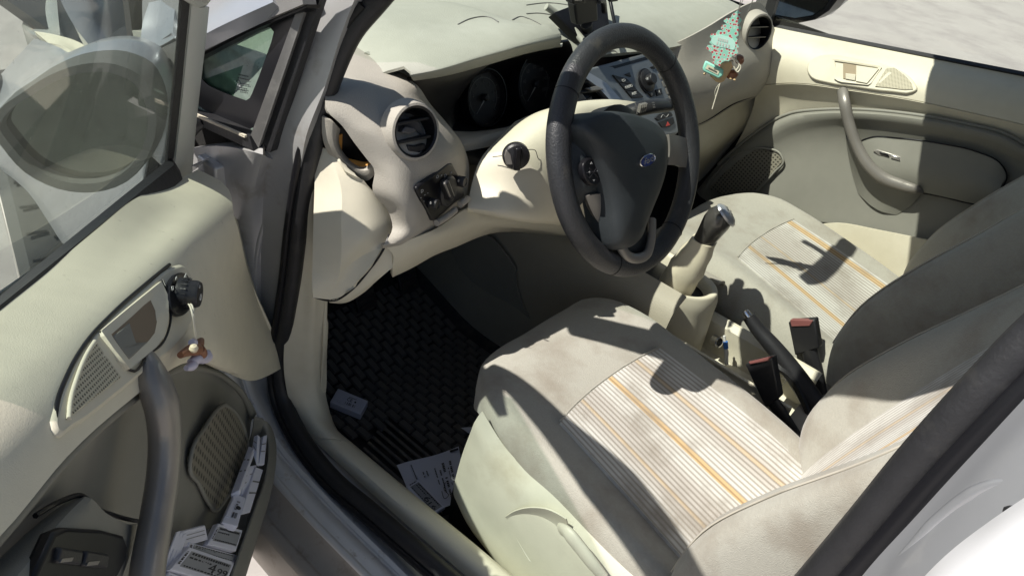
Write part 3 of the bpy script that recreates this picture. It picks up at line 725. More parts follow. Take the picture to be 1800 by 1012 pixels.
# left pod with the side vent and the light switches
pod = [[P3(1.07, .668, .938), P3(1.07, .62, .940), P3(1.07, .50, .941), P3(1.07, .38, .941)],
       [P3(.93, .668, .964), P3(.93, .62, .972), P3(.93, .50, .977), P3(.93, .40, .978)],
       [P3(.78, .668, .978), P3(.78, .62, .986), P3(.78, .54, .988), P3(.77, .46, .984)],
       [P3(.67, .668, .970), P3(.665, .62, .984), P3(.655, .56, .987), P3(.64, .505, .980)],
       [X(570, 160, 0.605), X(640, 150, 0.590), X(690, 158, 0.585), X(733, 150, 0.590)],
       [X(575, 195, 0.576), X(640, 192, 0.557), X(695, 185, 0.554), X(757, 184, 0.585)],
       [X(602, 222, 0.560), X(650, 225, 0.534), X(700, 205, 0.535), X(778, 208, 0.567)],
       [X(622, 250, 0.545), X(675, 250, 0.515), X(725, 245, 0.506), X(798, 232, 0.548)],
       [X(645, 280, 0.528), X(690, 285, 0.500), X(740, 285, 0.487), X(815, 258, 0.545)],
       [X(657, 296, 0.519), X(700, 315, 0.486), X(745, 315, 0.482), X(823, 282, 0.536)],
       [X(655, 335, 0.513), X(705, 345, 0.476), X(755, 345, 0.477), X(824, 318, 0.526)],
       [X(682, 370, 0.500), X(715, 375, 0.469), X(760, 378, 0.475), X(818, 350, 0.518)],
       [X(690, 400, 0.487), X(718, 402, 0.468), X(755, 405, 0.474), X(798, 378, 0.506)],
       [X(674, 431, 0.475), X(705, 425, 0.466), X(740, 414, 0.472), X(780, 393, 0.498)],
       [X(672, 434, 0.502), X(706, 428, 0.493), X(742, 418, 0.50), X(782, 397, 0.525)]]
podo = net('dash_panel', pod, TAUPE, dash, su=5, sv=4, thick=.006)
# upright slot left of the pod, with orange foam showing
net('slot_bezel', [[X(566, 205, 0.593), X(572, 260, 0.593), X(600, 295, 0.583), X(645, 318, 0.549), X(662, 300, 0.534)],
                   [X(585, 215, 0.578), X(588, 258, 0.578), X(608, 286, 0.570), X(640, 300, 0.550), X(657, 292, 0.534)],
                   [X(598, 228, 0.583), X(598, 258, 0.588), X(614, 280, 0.578), X(636, 292, 0.563), X(652, 288, 0.548)]], TAUPE, dash, su=4, sv=3, thick=.004)
slab('slot_recess', [X(585, 222, 0.603), X(612, 228, 0.603), X(660, 292, 0.578), X(640, 300, 0.583), X(610, 286, 0.598), X(590, 262, 0.608)], .004, GLOSSB, dash)
net('foam_strip', [[X(594, 238, 0.590), X(592, 262, 0.590)], [X(602, 236, 0.592), X(601, 268, 0.590)]], ORANGE, dash, su=2, sv=2, thick=.003)
slab('foam_strip', [X(613, 279, 0.576), X(640, 285, 0.563), X(655, 284, 0.550), X(652, 291, 0.548), X(630, 291, 0.563)], .004, ORANGE, dash)
# lower left cream cover
fc = [[X(553, 255, 0.613), X(575, 262, 0.598), X(593, 282, 0.578), X(606, 303, 0.562)],
      [X(553, 320, 0.599), X(600, 333, 0.553), X(630, 330, 0.542), X(653, 335, 0.531)],
      [X(551, 385, 0.576), X(600, 390, 0.530), X(648, 372, 0.518), X(683, 370, 0.516)],
      [X(550, 440, 0.559), X(600, 445, 0.518), X(640, 420, 0.503), X(692, 400, 0.503)],
      [X(549, 480, 0.546), X(597, 480, 0.516), X(636, 450, 0.509), X(673, 434, 0.491)],
      [X(549, 508, 0.535), X(585, 512, 0.520), X(615, 495, 0.508), X(650, 470, 0.493)],
      [X(550, 523, 0.532), X(575, 526, 0.524), X(598, 522, 0.513), X(612, 510, 0.507)]]
fc = [[r[0], r[1], r[1].copy(), r[2], r[3]] for r in fc]
fc = fc[:5] + [[p.copy() for p in fc[4]]] + fc[5:]
net('fuse_cover', fc, CREAM, dash, su=5, sv=5, thick=.005)
le = [[X(676, 433, 0.489), X(650, 472, 0.498), X(614, 512, 0.512), X(590, 527, 0.522), X(560, 524, 0.532)],
      [X(692, 442, 0.481), X(664, 480, 0.491), X(630, 515, 0.506), X(606, 530, 0.519), X(578, 530, 0.531)],
      [X(690, 470, 0.478), X(664, 492, 0.494), X(634, 518, 0.513), X(608, 532, 0.523), X(580, 532, 0.536)]]
net('lower_dash_edge', le, CREAM, dash, su=4, sv=4, thick=.004)
tube('panel_gap', [X(684, 412, 0.495), X(675, 436, 0.487), X(648, 476, 0.498), X(614, 513, 0.511), X(592, 527, 0.522), X(553, 522, 0.533)], .0018, GLOSSB, dash, seg=6)
ld = [[X(674, 431, 0.480), X(706, 425, 0.470), X(742, 413, 0.464), X(782, 392, 0.478), X(822, 366, 0.491), X(880, 366, 0.492), X(980, 380, 0.480), X(1060, 400, 0.470)],
      [X(690, 446, 0.475), X(720, 438, 0.465), X(760, 420, 0.463), X(800, 400, 0.475), X(840, 390, 0.485), X(890, 390, 0.491), X(980, 402, 0.485), X(1060, 420, 0.480)],
      [X(690, 470, 0.480), X(722, 458, 0.475), X(762, 438, 0.478), X(802, 423, 0.493), X(842, 408, 0.508), X(900, 402, 0.530), X(980, 412, 0.530), X(1060, 430, 0.530)],
      [X(690, 476, 0.560), X(722, 464, 0.560), X(762, 444, 0.568), X(802, 428, 0.583), X(842, 414, 0.598), X(900, 408, 0.620), X(980, 418, 0.620), X(1060, 436, 0.620)]]
net('lower_dash', ld, CREAM, dash, su=4, sv=4, thick=.006)

# vents
def vent(c, axis, R, name='air_vent'):
    u, v, a = frame(axis, (0, 0, 1))
    o = ring(name, [(R*1.0, .006), (R*1.09, .005), (R*1.15, -.002), (R*1.22, -.02), (R*.92, -.03), (R*.92, .004)], c, a, TAUPE, car, seg=40)
    ring('vent_rim', [(R*.90, .004), (R*.985, .006), (R*.99, -.035), (R*.90, -.035)], c, a, GLOSSB, o, seg=40)
    lathe('vent_bowl', [(R*.94, -.034), (R*.94, -.040), (0, -.044)], c, a, GLOSSB, o, seg=32)
    return o, u, v, a
vo, u, v, a = vent(X(728, 231, 0.503), V((-.93, .12, .30)), .0365)
for k, (dz, hw) in enumerate(((.014, .034), (-.012, .036))):
    c = X(728, 231, 0.500) + u * dz - a * .012
    box('vent_vane', c, v, u, a, .056 if k == 0 else .058, .004, .022, BLACK, vo, .001)
KNOB = mat('dark_grey_knob', (.075, .075, .08), .4)
vc = X(728, 231, 0.503)
VP = lambda x, y, l=0: PLN(x, y, vc + a * l, a)
slab('vent_knob', [VP(*p, .001) for p in ((713, 222), (727, 224), (735, 229), (722, 236), (706, 233))], .012, KNOB, vo, .002)
slab('vent_knob', [VP(*p, .0005) for p in ((716, 255), (730, 256), (748, 252), (750, 262), (738, 269), (719, 266))], .012, BLACK, vo, .002)
slab('vent_louvre', [VP(*p, -.010) for p in ((703, 200), (738, 215), (750, 245), (725, 225), (702, 222))], .004, KNOB, vo, .001)
vo, u, v, a = vent(X(1332, 57, .535), V((-.93, .30, .12)), .0405)
for dz in (.012, -.012):
    box('vent_vane', X(1332, 57, .535) + u * dz - a * .010, v, u, a, .066, .003, .018, BLACK, vo, .001)
    box('vent_edge', X(1332, 57, .535) + u * dz, v, u, a, .064, .0012, .002, SATIN, vo)
box('vent_edge', X(1332, 57, .535) + v * .026 * 1 - a * .004, u, v, a, .05, .0012, .002, SATIN, vo)

# headlight switch panel
q3 = [on(podo, *p) for p in ((737, 332), (795, 292), (766, 384), (814, 338), (780, 338))]
SN = (q3[1] - q3[0]).cross(q3[2] - q3[0]).normalized()
if SN.dot(CAM - q3[0]) < 0: SN = -SN
SO = q3[0] + SN * (max((p - q3[0]).dot(SN) for p in q3) + .003)
sp = lambda x, y, l=0: PLN(x, y, SO + SN * l, SN)
sw = slab('light_switch_panel', [sp(*p) for p in ((733, 332), (737, 326), (788, 287), (796, 288), (812, 318), (818, 345), (800, 358), (766, 388), (760, 388), (740, 352))], .008, GLOSSB, car, .003)
kn = lathe('rotary_switch', [(.0235, 0), (.0235, .004), (.020, .007), (0, .0075)], sp(785, 335), SN, BLACK, sw, seg=36)
ku = (sp(776, 312) - sp(795, 360)).normalized()
box('knob_grip', sp(786, 334, .012), ku, SN.cross(ku), SN, .040, .012, .014, BLACK, kn, .004)
box('knob_grip', sp(786, 334, .0205), ku, SN.cross(ku), SN, .030, .0022, .003, SATIN, kn, .0008)
for px, py in ((757, 357), (806, 318)):
    b = lathe('push_switch', [(.0085, 0), (.0085, .010), (.0075, .0125), (.006, .0125), (.0055, .0115), (0, .0115)], sp(px, py), SN, BLACK, sw, seg=24)
    text('switch_icon', '0', sp(px, py, .0122), V((0, -1, 0)), ku, .006, ICON, sw)
for (px, py, s) in ((769, 311, 'O'), (776, 309, '×'), (783, 309, 'D'), (742, 336, 'D'), (740, 347, '-'), (747, 342, '-'), (752, 339, '-'), (793, 304, '='), (745, 356, "'")):
    text('switch_icon', s, sp(px, py, .0006), V((0, -1, 0)) , ku, .0075, ICON, sw)
tube('trim_lip', [sp(767, 392, .001), sp(785, 381, .003), sp(800, 369, .003)], .0055, TAUPE, dash, seg=8)
tube('trim_lip', [sp(808, 360, .003), sp(816, 354, .004), sp(822, 349, .003)], .0055, TAUPE, dash, seg=8)

# steering column shroud, key switch and stalk
co = [[X(905, 214, .545), X(945, 197, .52), X(990, 184, .49), X(1060, 175, .47), X(1120, 180, .46)],
      [X(880, 240, .53), X(935, 213, .485), X(985, 200, .455), X(1060, 195, .44), X(1120, 200, .44)],
      [X(842, 285, .515), X(905, 262, .47), X(985, 250, .43), X(1060, 245, .415), X(1120, 250, .41)],
      [X(828, 330, .505), X(890, 330, .455), X(985, 325, .41), X(1060, 325, .41), X(1120, 330, .41)],
      [X(822, 366, .485), X(888, 374, .435), X(985, 385, .41), X(1060, 400, .42), X(1120, 400, .42)],
      [X(822, 372, .50), X(890, 384, .46), X(985, 396, .44), X(1060, 412, .48), X(1120, 412, .48)]]
col = net('column_shroud', co, CREAM, car, su=5, sv=5, thick=.004)
tube('panel_gap', [X(866, 276, .487), X(895, 272, .463), X(932, 263, .444), X(940, 264, .442), X(947, 280, .438), X(965, 284, .432)], .0006, INK, col, seg=6)
ka = (CAM - X(905, 270, .45)); ka = (V((-.75, .62, .12))).normalized()
kc = X(906, 272, .455)
ks = lathe('key_switch', [(.0215, 0), (.0215, .010), (.019, .013), (.006, .016), (0, .016)], kc, ka, BLACK, col, seg=32)
box('switch_wing', kc + ka * .018, V((0, .1, 1)), ka.cross(V((0, .1, 1))), ka, .040, .012, .012, GLOSSB, col, .003)
slab('switch_wing', [PLN(p[0], p[1], kc + ka*.0165, ka) for p in ((887, 275), (890, 264), (898, 272), (902, 290), (890, 290))], .006, SATIN, col, .001)
stp = [X(1060, 214, .44), X(1095, 200, .405), X(1130, 190, .385), X(1168, 186, .375)]
stk = tube('wiper_stalk', stp, [.010, .014, .0155, .0150], BLACK, car, flat=.75, up=(0, 0, 1))
tube('stalk_knob', [X(1168, 186, .375), X(1173, 185, .373), X(1181, 185, .371)], [.009, .0115, .010], BLACK, stk)
SP2 = V((-.85, .35, .4)).normalized()
for k in range(4): box('roller_rib', X(1124 + k*3.2, 190.5 - k*.8, .367), V((0, -1, 0)), (0, 0, 1), (1, 0, 0), .0018, .014, .006, SATIN, stk)
joined('stalk_line', [[X(1116, 183, .3665), X(1118, 183, .3665), X(1121, 201, .3665), X(1119, 201, .3665)]], PRINTW, stk)
joined('stalk_line', [[X(1146 + dx, 180 + k*4, .3665), X(1150 + dx, 180 + k*4, .3665), X(1150.5 + dx, 182 + k*4, .3665), X(1146.5 + dx, 182 + k*4, .3665)] for k, dx in ((0, 0), (1, 1), (2, 2))], ICON, stk)

# ---- centre stack
FN = V((-.80, .0, .60)).normalized(); FO = X(1090, 108, .602)
fp = lambda x, y, l=0: PLN(x, y, FO + FN * l, FN)
st = slab('radio_fascia', [fp(*p) for p in ((1022, 132), (1040, 119), (1064, 113), (1143, 91), (1152, 100), (1166, 140), (1199, 228), (1190, 236), (1140, 245), (1108, 208), (1050, 155))], .03, STACK, car, .004)
strip('chrome_bar', [fp(1022, 132, .006), fp(1050, 152, .006), fp(1100, 206, .006)], [fp(1036, 128, .006), fp(1066, 146, .006), fp(1112, 198, .006)], SILVER, st, .008)
slab('disc_slot', [fp(*p, .0005) for p in ((1076, 117), (1138, 99), (1141, 104), (1081, 121))], .004, GLOSSB, st)
slab('disc_slot', [fp(*p, .0008) for p in ((1072, 117), (1082, 115), (1082, 117), (1077, 118))], .003, GLOSSB, st)
for tri in (((1099, 131), (1107, 127), (1110, 135)), ((1144, 118), (1152, 114), (1152, 121))):
    slab('soft_key', [fp(*p, .003) for p in tri], .005, BLACK, st, .001)
for s in (0, 1, 2):
    q4 = [(1077, 131), (1107, 141), (1132, 171), (1112, 173)]
    o1 = [bil([V((*p, 0)) for p in (q4[0], (1102, 138), q4[2], q4[3])], u_, v_) for u_, v_ in ((0, s/3 + .01), (1, s/3 + .01), (1, (s+1)/3 - .01), (0, (s+1)/3 - .01))]
    b = slab('source_button', [fp(p.x, p.y, .003) for p in o1], .006, BLACK, st, .0008)
xr = (fp(1140, 99) - fp(1078, 117)).normalized(); yr = FN.cross(xr)
for s, px, py in (('CD', 1096.5, 141.5), ('RADIO', 1105.5, 152.5), ('AUX', 1115, 164.5)):
    text('button_word', s, fp(px, py, .0036), xr, yr, .0085, PRINTW, st)
kd = lathe('volume_knob', [(.0235, 0), (.0235, .006), (.021, .008), (.012, .009), (.012, .020), (.0105, .022), (0, .022)], fp(1135, 143), FN, BLACK, st, seg=36)
ring('knob_ring', [(.0265, 0), (.0265, .004), (.0235, .004), (.0235, 0)], fp(1135, 143), FN, GLOSSB, st)
text('button_word', 'OK', fp(1138, 139, .0224), xr, yr, .007, PRINTW, st)
for q4 in (((1139, 162), (1150, 158), (1154, 168), (1146, 171)), ((1153, 158), (1163, 155), (1165, 166), (1156, 169))):
    slab('skip_button', [fp(*p, .003) for p in q4], .006, BLACK, st, .0008)
for s, px, py in (('|«', 1146, 165), ('»|', 1158.5, 161.5)): text('button_word', s, fp(px, py, .0035), xr, yr, .008, PRINTW, st)
slab('mode_button', [fp(*p, .003) for p in ((1152, 208), (1160, 200), (1180, 197), (1183, 203), (1158, 212))], .006, BLACK, st, .001)
slab('hazard_button', [fp(*p, .003) for p in ((1158, 215), (1184, 206), (1186, 217), (1178, 223), (1164, 224))], .006, BLACK, st, .001)
joined('hazard_mark', [[fp(1171, 222, .0035), fp(1178, 220, .0035), fp(1174, 214, .0035), fp(1173.6, 214, .0035)]], REDI, st)
tube('button_mark', [fp(1162, 207, .0034), fp(1166, 202, .0034), fp(1170, 206, .0034), fp(1175, 201, .0034)], .0005, ICON, st, seg=6)
for i in range(5):
    x0 = 1158 + i * 6; y0 = 130 + i * 13
    slab('side_key', [fp(x0 + dx, y0 + dy, .002) for dx, dy in ((0, 0), (6, -2), (10, 8), (4, 10))], .004, SATIN, st, .0006)
# centre vent left of the radio
cv = slab('air_vent', [fp(*p, -.012) for p in ((1014, 128), (1026, 124), (1060, 150), (1098, 200), (1060, 206), (1030, 180), (1010, 150))], .02, GLOSSB, car)
for k in range(4):
    y0 = 139 + k * 17; xa = 1012 + k * 9; xb = 1040 + k * 16
    slab('vent_vane', [fp(xa, y0 + 2, -.004), fp(xb, y0 - 2, -.004), fp(xb + 3, y0 + 2, .004), fp(xa, y0 + 6, .004)], .004, BLACK, cv, .0008)
slab('vent_slider', [fp(1030, 155, .008), fp(1050, 151, .008), fp(1062, 157, .008), fp(1040, 160, .008)], .006, SATIN, cv, .001)
net('fascia_side', [[fp(1000, 165, -.02), fp(1040, 215, -.01), fp(1060, 230, -.01)], [fp(1018, 160, .0), fp(1055, 205, .004), fp(1070, 222, .004)]], TAUPE, dash, su=4, sv=3, thick=.004)
# hooded display above it
dsp = slab('display_recess', [X(*p) for p in ((974, 22, .70), (1006, 10, .70), (1066, -4, .70), (1071, 42, .66), (1046, 62, .65), (1022, 70, .65))], .02, GLOSSB, car, .002)
tube('display_hood', [X(960, 12, .72), X(985, 30, .70), X(1010, 55, .67), X(1026, 74, .645)], .007, DASH, dsp)
tube('display_hood', [X(1070, -10, .72), X(1076, 20, .69), X(1080, 50, .655), X(1050, 66, .645)], .004, GLOSSB, dsp)
# thin dark streaks on the dash and cowl
COWL = [k for k, c in enumerate(dash.children) if c.name.startswith('instrument_cowl')][0]
def cr_px(pts): return [(p.x, p.y) for p in cr1([V((x, y, 0)) for x, y in pts], 4)]
for pts in (((805, 44), (830, 33), (862, 32), (876, 40)), ((798, 49), (835, 47)), ((838, 41), (880, 44), (940, 48)), ((900, 36), (915, 30), (930, 34), (955, 47)), ((925, 25), (945, 24), (975, 27), (1000, 25)), ((925, 10), (965, 6), (1000, 10)), ((1068, 92), (1080, 90), (1085, 94))):
    y0_ = pts[0][1]
    c1_, c2_ = on_all(dash.children[COWL], cr_px(pts), .0005), on_all(dash, cr_px(pts), .0005)
    P_ = c1_ if len(c1_) >= len(c2_) or (len(c1_) > 2 and pts[0][0] < 920) else c2_
    if len(P_) > 2: tube('dark_streak', P_, .0013, GREYTRIM, dash, seg=6, sub=2)

# ================================================================== STEERING WHEEL
WC = V((.303, .321, .941)); WT = math.radians(25.9)
WN = V((-math.cos(WT), 0, math.sin(WT))); WU = V((math.sin(WT), 0, math.cos(WT))); WL = V((0, 1, 0))
wp = lambda x, y, l=0: PLN(x, y, WC + WN * l, WN)
rp = [WC + (WU * math.cos(2*math.pi*k/96) + WL * math.sin(2*math.pi*k/96)) * .1705 for k in range(97)]
vs = []; fs = []
for k in range(96):
    q = 2*math.pi*k/96; rd = WU * math.cos(q) + WL * math.sin(q)
    fat = 1 + .10 * (math.exp(-((abs(((q + math.pi) % (2*math.pi)) - math.pi) - 1.15) / .25) ** 2))
    for j in range(18):
        t = 2*math.pi*j/18; vs.append(WC + rd * (.1705 + .0178*fat*math.cos(t)) + WN * (.0165*math.sin(t)))
for k in range(96):
    for j in range(18): fs.append((k*18 + j, k*18 + (j+1) % 18, ((k+1) % 96)*18 + (j+1) % 18, ((k+1) % 96)*18 + j))
wheel = new('steering_wheel', vs, fs, LEATH, car)
for q in (.85, -.85, 2.62, -2.62):
    rd = WU * math.cos(q) + WL * math.sin(q); td = -WU * math.sin(q) + WL * math.cos(q)
    ring('rim_seam', [(.0183, -.0008), (.0186, 0), (.0183, .0008), (.0160, .0008), (.0160, -.0008)], WC + rd * .1705, td, GLOSSB, wheel, seg=24, up=rd, sx=1.0, sy=.93)
ab = [(1031, 221), (1045, 208), (1085, 197), (1120, 200), (1146, 209), (1168, 224), (1176, 238), (1178, 265), (1176, 292), (1166, 330), (1152, 365), (1140, 395), (1128, 425), (1112, 436), (1093, 432), (1086, 405), (1082, 370), (1074, 330), (1064, 300), (1050, 262)]
abp = cr1([wp(x, y, .040) for x, y in ab], 3, True)
cen = sum(abp, V((0, 0, 0))) / len(abp)
vs = []; fs = []; n = len(abp)
for sc, lift in ((1.03, -.055), (1.03, -.022), (1.0, -.008), (.94, .0), (.75, .006), (.45, .010), (.15, .011)):
    for p in abp: vs.append(cen + (p - cen) * sc + WN * lift)
for i in range(6):
    for k in range(n): fs.append((i*n + k, i*n + (k+1) % n, (i+1)*n + (k+1) % n, (i+1)*n + k))
fs.append(tuple(6*n + k for k in range(n))); fs.append(tuple(range(n)))
hub = new('airbag_cover', vs, fs, HUB, wheel, angle=50)
lathe('wheel_hub', [(.062, -.075), (.075, -.05), (.078, -.02), (.05, .0), (0, .002)], WC - WU * .005, WN, BLACK, wheel, seg=32)
# spokes
def spoke(rows, m, name='spoke', **k):
    return net(name, [[wp(*p) for p in r] for r in rows], m, wheel, su=4, sv=4, thick=.014, **k)
spoke([[(1000, 255, .004), (1018, 240, .012), (1034, 232, .022), (1044, 236, .024)], [(1004, 300, .006), (1026, 292, .016), (1050, 285, .022), (1062, 285, .02)], [(1010, 345, .004), (1028, 338, .012), (1055, 335, .016), (1076, 335, .016)], [(1016, 365, .0), (1032, 350, .006), (1060, 350, .01), (1078, 350, .01)]], HUB)
spoke([[(1176, 236, .022), (1190, 238, .014), (1204, 242, .006), (1220, 245, .0)], [(1178, 265, .022), (1192, 268, .016), (1206, 272, .008), (1222, 275, .0)], [(1174, 290, .018), (1190, 291, .012), (1204, 294, .006), (1222, 302, .0)]], SATIN)
spoke([[(1029, 345, .012), (1044, 342, .018), (1066, 340, .020), (1078, 342, .018)], [(1042, 375, .010), (1056, 368, .016), (1074, 366, .018), (1084, 372, .016)], [(1062, 405, .008), (1070, 398, .012), (1080, 398, .014), (1086, 404, .012)], [(1084, 438, .006), (1088, 430, .010), (1092, 428, .012), (1094, 430, .01)]], SATIN)
# U-shaped lower spoke
tube('spoke', [wp(1084, 415, .012), wp(1092, 435, .014), wp(1103, 450, .014), wp(1122, 454, .014), wp(1138, 445, .014), wp(1144, 425, .012), wp(1146, 385, .004)], .0085, SATIN, wheel, up=WN, flat=.7)
slab('spoke', [wp(*p, .004) for p in ((1086, 400), (1136, 400), (1142, 430), (1135, 448), (1105, 452), (1092, 434))], .012, HUB, wheel, .003)
spoke([[(1078, 440, .002), (1100, 452, .006), (1125, 455, .006), (1146, 445, .002)], [(1075, 462, .0), (1100, 474, .004), (1128, 474, .004), (1152, 456, .0)]], HUB)
# left switch pod
bpad = slab('switch_pad', [wp(*p, .0265) for p in ((1026, 290), (1032, 280), (1043, 278), (1052, 290), (1057, 308), (1054, 322), (1042, 326), (1032, 318))], .01, GLOSSB, wheel, .002, smooth=3)
for s, px, py in (('▲', 1040, 287), ('▼', 1044, 317), ('◄', 1036, 303), ('►', 1051, 300)):
    d = {'▲': [(0, -3), (3, 2), (-3, 2)], '▼': [(0, 3), (3, -2), (-3, -2)], '◄': [(-2, 0), (2, -3), (2, 3)], '►': [(2, 0), (-2, -3), (-2, 3)]}[s]
    slab('switch_icon', [wp(px + a*.7, py + b*.7, .0270) for a, b in d], .0004, ICON, wheel)
for a in (((1031, 304), (1055, 301)), ((1036, 296), (1051, 312)), ((1036, 313), (1049, 295))):
    tube('switch_gap', [wp(*a[0], .0266), wp(*a[1], .0266)], .0005, INK, wheel, seg=6, sub=2)
# oval badge
bc = wp(1137, 282, .052); BD = WN
be = lathe('badge', [(.0205, -.004), (.0205, .0015), (.019, .0024), (.0186, .0016)], bc, BD, CHROME, wheel, seg=40, up=WL, sx=1.0, sy=.42)
lathe('badge_face', [(.0188, -.002), (.0184, .0018), (0, .0024)], bc, BD, BLUEB, be, seg=40, up=WL, sx=1.0, sy=.42)
tx = -WL
text('badge_word', 'Ford', bc + BD * .0027, tx, WU, .0125, CHROME, be, shear=.35, ext=.0004)
# trim ticks where the cover meets the spoke
tube('cover_gap', [wp(1031, 222, .030), wp(1050, 264, .034), wp(1068, 310, .034), wp(1080, 350, .032), wp(1086, 400, .028)], .0028, GLOSSB, wheel, seg=8)

# ================================================================== SEATS
def seat(y0, s, dx, insert_mat, stripe_off=0.0):
    """s = +1: the door is on the +y side.  local y is measured from the door side"""
    W2 = lambda v: y0 + s * v
    ys = (.222, .225, .206, .168, .082, 0, -.072, -.140, -.198, -.228, -.23)
    # x, centre z, crest rise
    prof = [(.320, .495, 0, .62, .84), (.378, .500, 0, .62, .85), (.402, .522, .0, .64, .86), (.396, .548, .002, .70, .88), (.358, .571, .004, .84, .94), (.28, .576, .008, .96, 1), (.20, .566, .013, 1, 1), (.10, .544, .020, 1.02, 1.02), (.0, .520, .026, 1.04, 1.04), (-.08, .502, .024, 1.04, 1.04), (-.14, .49, .01, 1.03, 1.03)]
    rows = []
    for x, z, c, kl, kr in prof:
        r = []
        for i, v in enumerate(ys):
            k = kl if v > 0 else kr
            if i in (0, 10): zz = z - .085 if x < .25 else (z - .05 if x in (.28, .358, .396) else z - .008)
            elif i in (1, 9): zz = z - .035
            elif i in (2, 8): zz = z + c * .75
            elif i in (3, 7): zz = z + c * .45
            elif i in (4, 6): zz = z + .002
            else: zz = z
            if i in (1, 9) and x > .35: zz = z - .02
            xx = x + dx - ((.036 if i < 2 else .012) if i in (0, 1, 9, 10) and x > .34 else 0) - ((.026 if i == 2 else .004) if i in (2, 8) and x > .34 else 0) - (.010 if i == 3 and x > .34 else 0)
            r.append(P3(xx, W2(v * k), max(zz, .42)))
        rows.append(r)
    cush = net('seat', rows, FAB, car, su=4, sv=5, thick=.004, angle=70)
    # striped centre panel, sewn in along a curved seam
    ins = []
    for t in range(9):
        r = []
        for j in range(9):
            u = j / 8 * 2 - 1; a = t / 8
            hw = .144 + .032 * a
            x = .197 + (1 - u*u) * .014 - a * .355
            # height from the profile
            for (x1, z1, c1, _a, _b), (x2, z2, c2, _c, _d) in zip(prof, prof[1:]):
                if x2 <= x <= x1 and x1 <= .36:
                    f = (x1 - x) / (x1 - x2); zz = z1 + (z2 - z1)*f; cc = c1 + (c2 - c1)*f; break
            v = u * hw
            e = abs(v); rise = .002 * min(1, e/.08) + (cc*.45 - .002) * max(0, min(1, (e - .078) / .07))
            r.append(P3(x + dx, W2(v), zz + rise + .0045))
        ins.append(r if s > 0 else r[::-1])
    net('seat_insert', [list(reversed(r)) for r in ins] if s > 0 else ins, insert_mat, cush, su=2, sv=2, thick=.006)
    tube('seam', [p + V((.002, 0, .001)) for p in ins[0]], .0016, FAB, cush, seg=6, sub=4)
    # backrest
    bz = [(.475, -.115, .03), (.55, -.138, .075), (.65, -.172, .095), (.76, -.212, .085), (.88, -.258, .06), (1.0, -.305, .04), (1.10, -.345, .02), (1.13, -.375, .0)]
    bys = (.235, .25, .238, .205, .13, .06, 0, -.06, -.13, -.205, -.238, -.25, -.235)
    rows = []
    for z, x, c in bz:
        r = []
        for i, v in enumerate(bys):
            k = 1.0 if z < .9 else 1 - (z - .9) * .7
            if i in (0, 12): xx = x - .07
            elif i in (1, 11): xx = x - .01 + c * .3
            elif i in (2, 10): xx = x + c * .85
            elif i in (3, 9): xx = x + c * .95
            elif i in (4, 8): xx = x + c * .15
            else: xx = x
            r.append(P3(xx + dx, W2(v * k), z))
        rows.append(r)
    back = net('backrest', rows, FAB, cush, su=4, sv=5, thick=.008, angle=70)
    rows = []
    for z, x, c in bz[:7]:
        r = []
        for j in range(9):
            u = j / 8 * 2 - 1; v = u * .142
            r.append(P3(x + dx + .006 + c * .15 * max(0, (abs(v) - .05) / .08), W2(v), z))
        rows.append(list(reversed(r)))
    net('backrest_insert', rows, insert_mat, cush, su=2, sv=4, thick=.006)
    for sg in (1, -1):
        tube('seam', [P3(x + dx + c * .93 + .0015, W2(sg * .222 * (1.0 if z < .9 else 1 - (z-.9)*.7)), z) for z, x, c in bz[1:7]], .0014, mat('seam_thread_%d_%d' % (s+1, sg+1), (.42, .39, .33), .9), cush, seg=6)
    net('headrest', [[P3(x + dx, W2(v), z) for v in (.13, .12, 0, -.12, -.13)] for x, z in ((-.40, 1.17), (-.33, 1.18), (-.335, 1.30), (-.40, 1.33), (-.43, 1.28), (-.42, 1.17))], FAB, cush, su=3, sv=4, thick=.01)
    return cush
DSEAT = seat(.368, 1, 0.0, FABD)
PSEAT = seat(-.335, -1, .062, FABP)
# cream side shield of the driver's seat
shl = [[(848, 722, .595), (893, 792, .592), (976, 867, .592), (1056, 942, .592), (1120, 1000, .592), (1230, 1100, .592)],
       [(838, 735, .604), (872, 808, .606), (954, 890, .608), (1034, 962, .608), (1090, 1016, .608), (1195, 1110, .608)],
       [(826, 762, .606), (856, 830, .612), (925, 910, .616), (990, 985, .616), (1040, 1040, .616), (1140, 1140, .616)],
       [(806, 820, .604), (830, 880, .614), (885, 950, .618), (935, 1010, .618), (980, 1060, .618), (1080, 1160, .618)],
       [(797, 866, .600), (820, 918, .612), (862, 975, .616), (905, 1030, .616), (950, 1080, .616), (1050, 1180, .616)],
       [(803, 882, .585), (832, 928, .595), (870, 980, .60), (912, 1032, .60), (956, 1080, .60), (1056, 1180, .60)]]
shd = net('side_shield', [[Y(*p) for p in r] for r in shl], SHIELD, DSEAT, su=5, sv=4, thick=.004)
net('shield_hollow', [[Y(x, y, d) for x, y, d in r] for r in (((888, 908, .6195), (905, 898, .6215), (935, 892, .6225), (968, 897, .621), (995, 912, .617)), ((893, 915, .6175), (912, 915, .612), (940, 914, .610), (968, 918, .611), (1000, 930, .613)), ((905, 940, .6185), (925, 950, .611), (955, 960, .609), (985, 968, .611), (1015, 975, .613)), ((930, 985, .6195), (955, 1000, .613), (985, 1010, .611), (1020, 1020, .612), (1050, 1030, .613)))], SHIELD, shd, su=4, sv=4, thick=.002)
lv = [Y(988, 930, .632), Y(1000, 938, .640), Y(1020, 962, .640), Y(1042, 990, .638), Y(1060, 1012, .634)]
tube('seat_lever', lv, [.011, .0125, .0125, .012, .010], SHIELD, DSEAT, up=(0, 1, 0), flat=.55)
tube('seat_rail', [P3(.30, .50, .275), P3(.2, .50, .275), P3(-.2, .50, .275)], .014, BLACK, DSEAT)
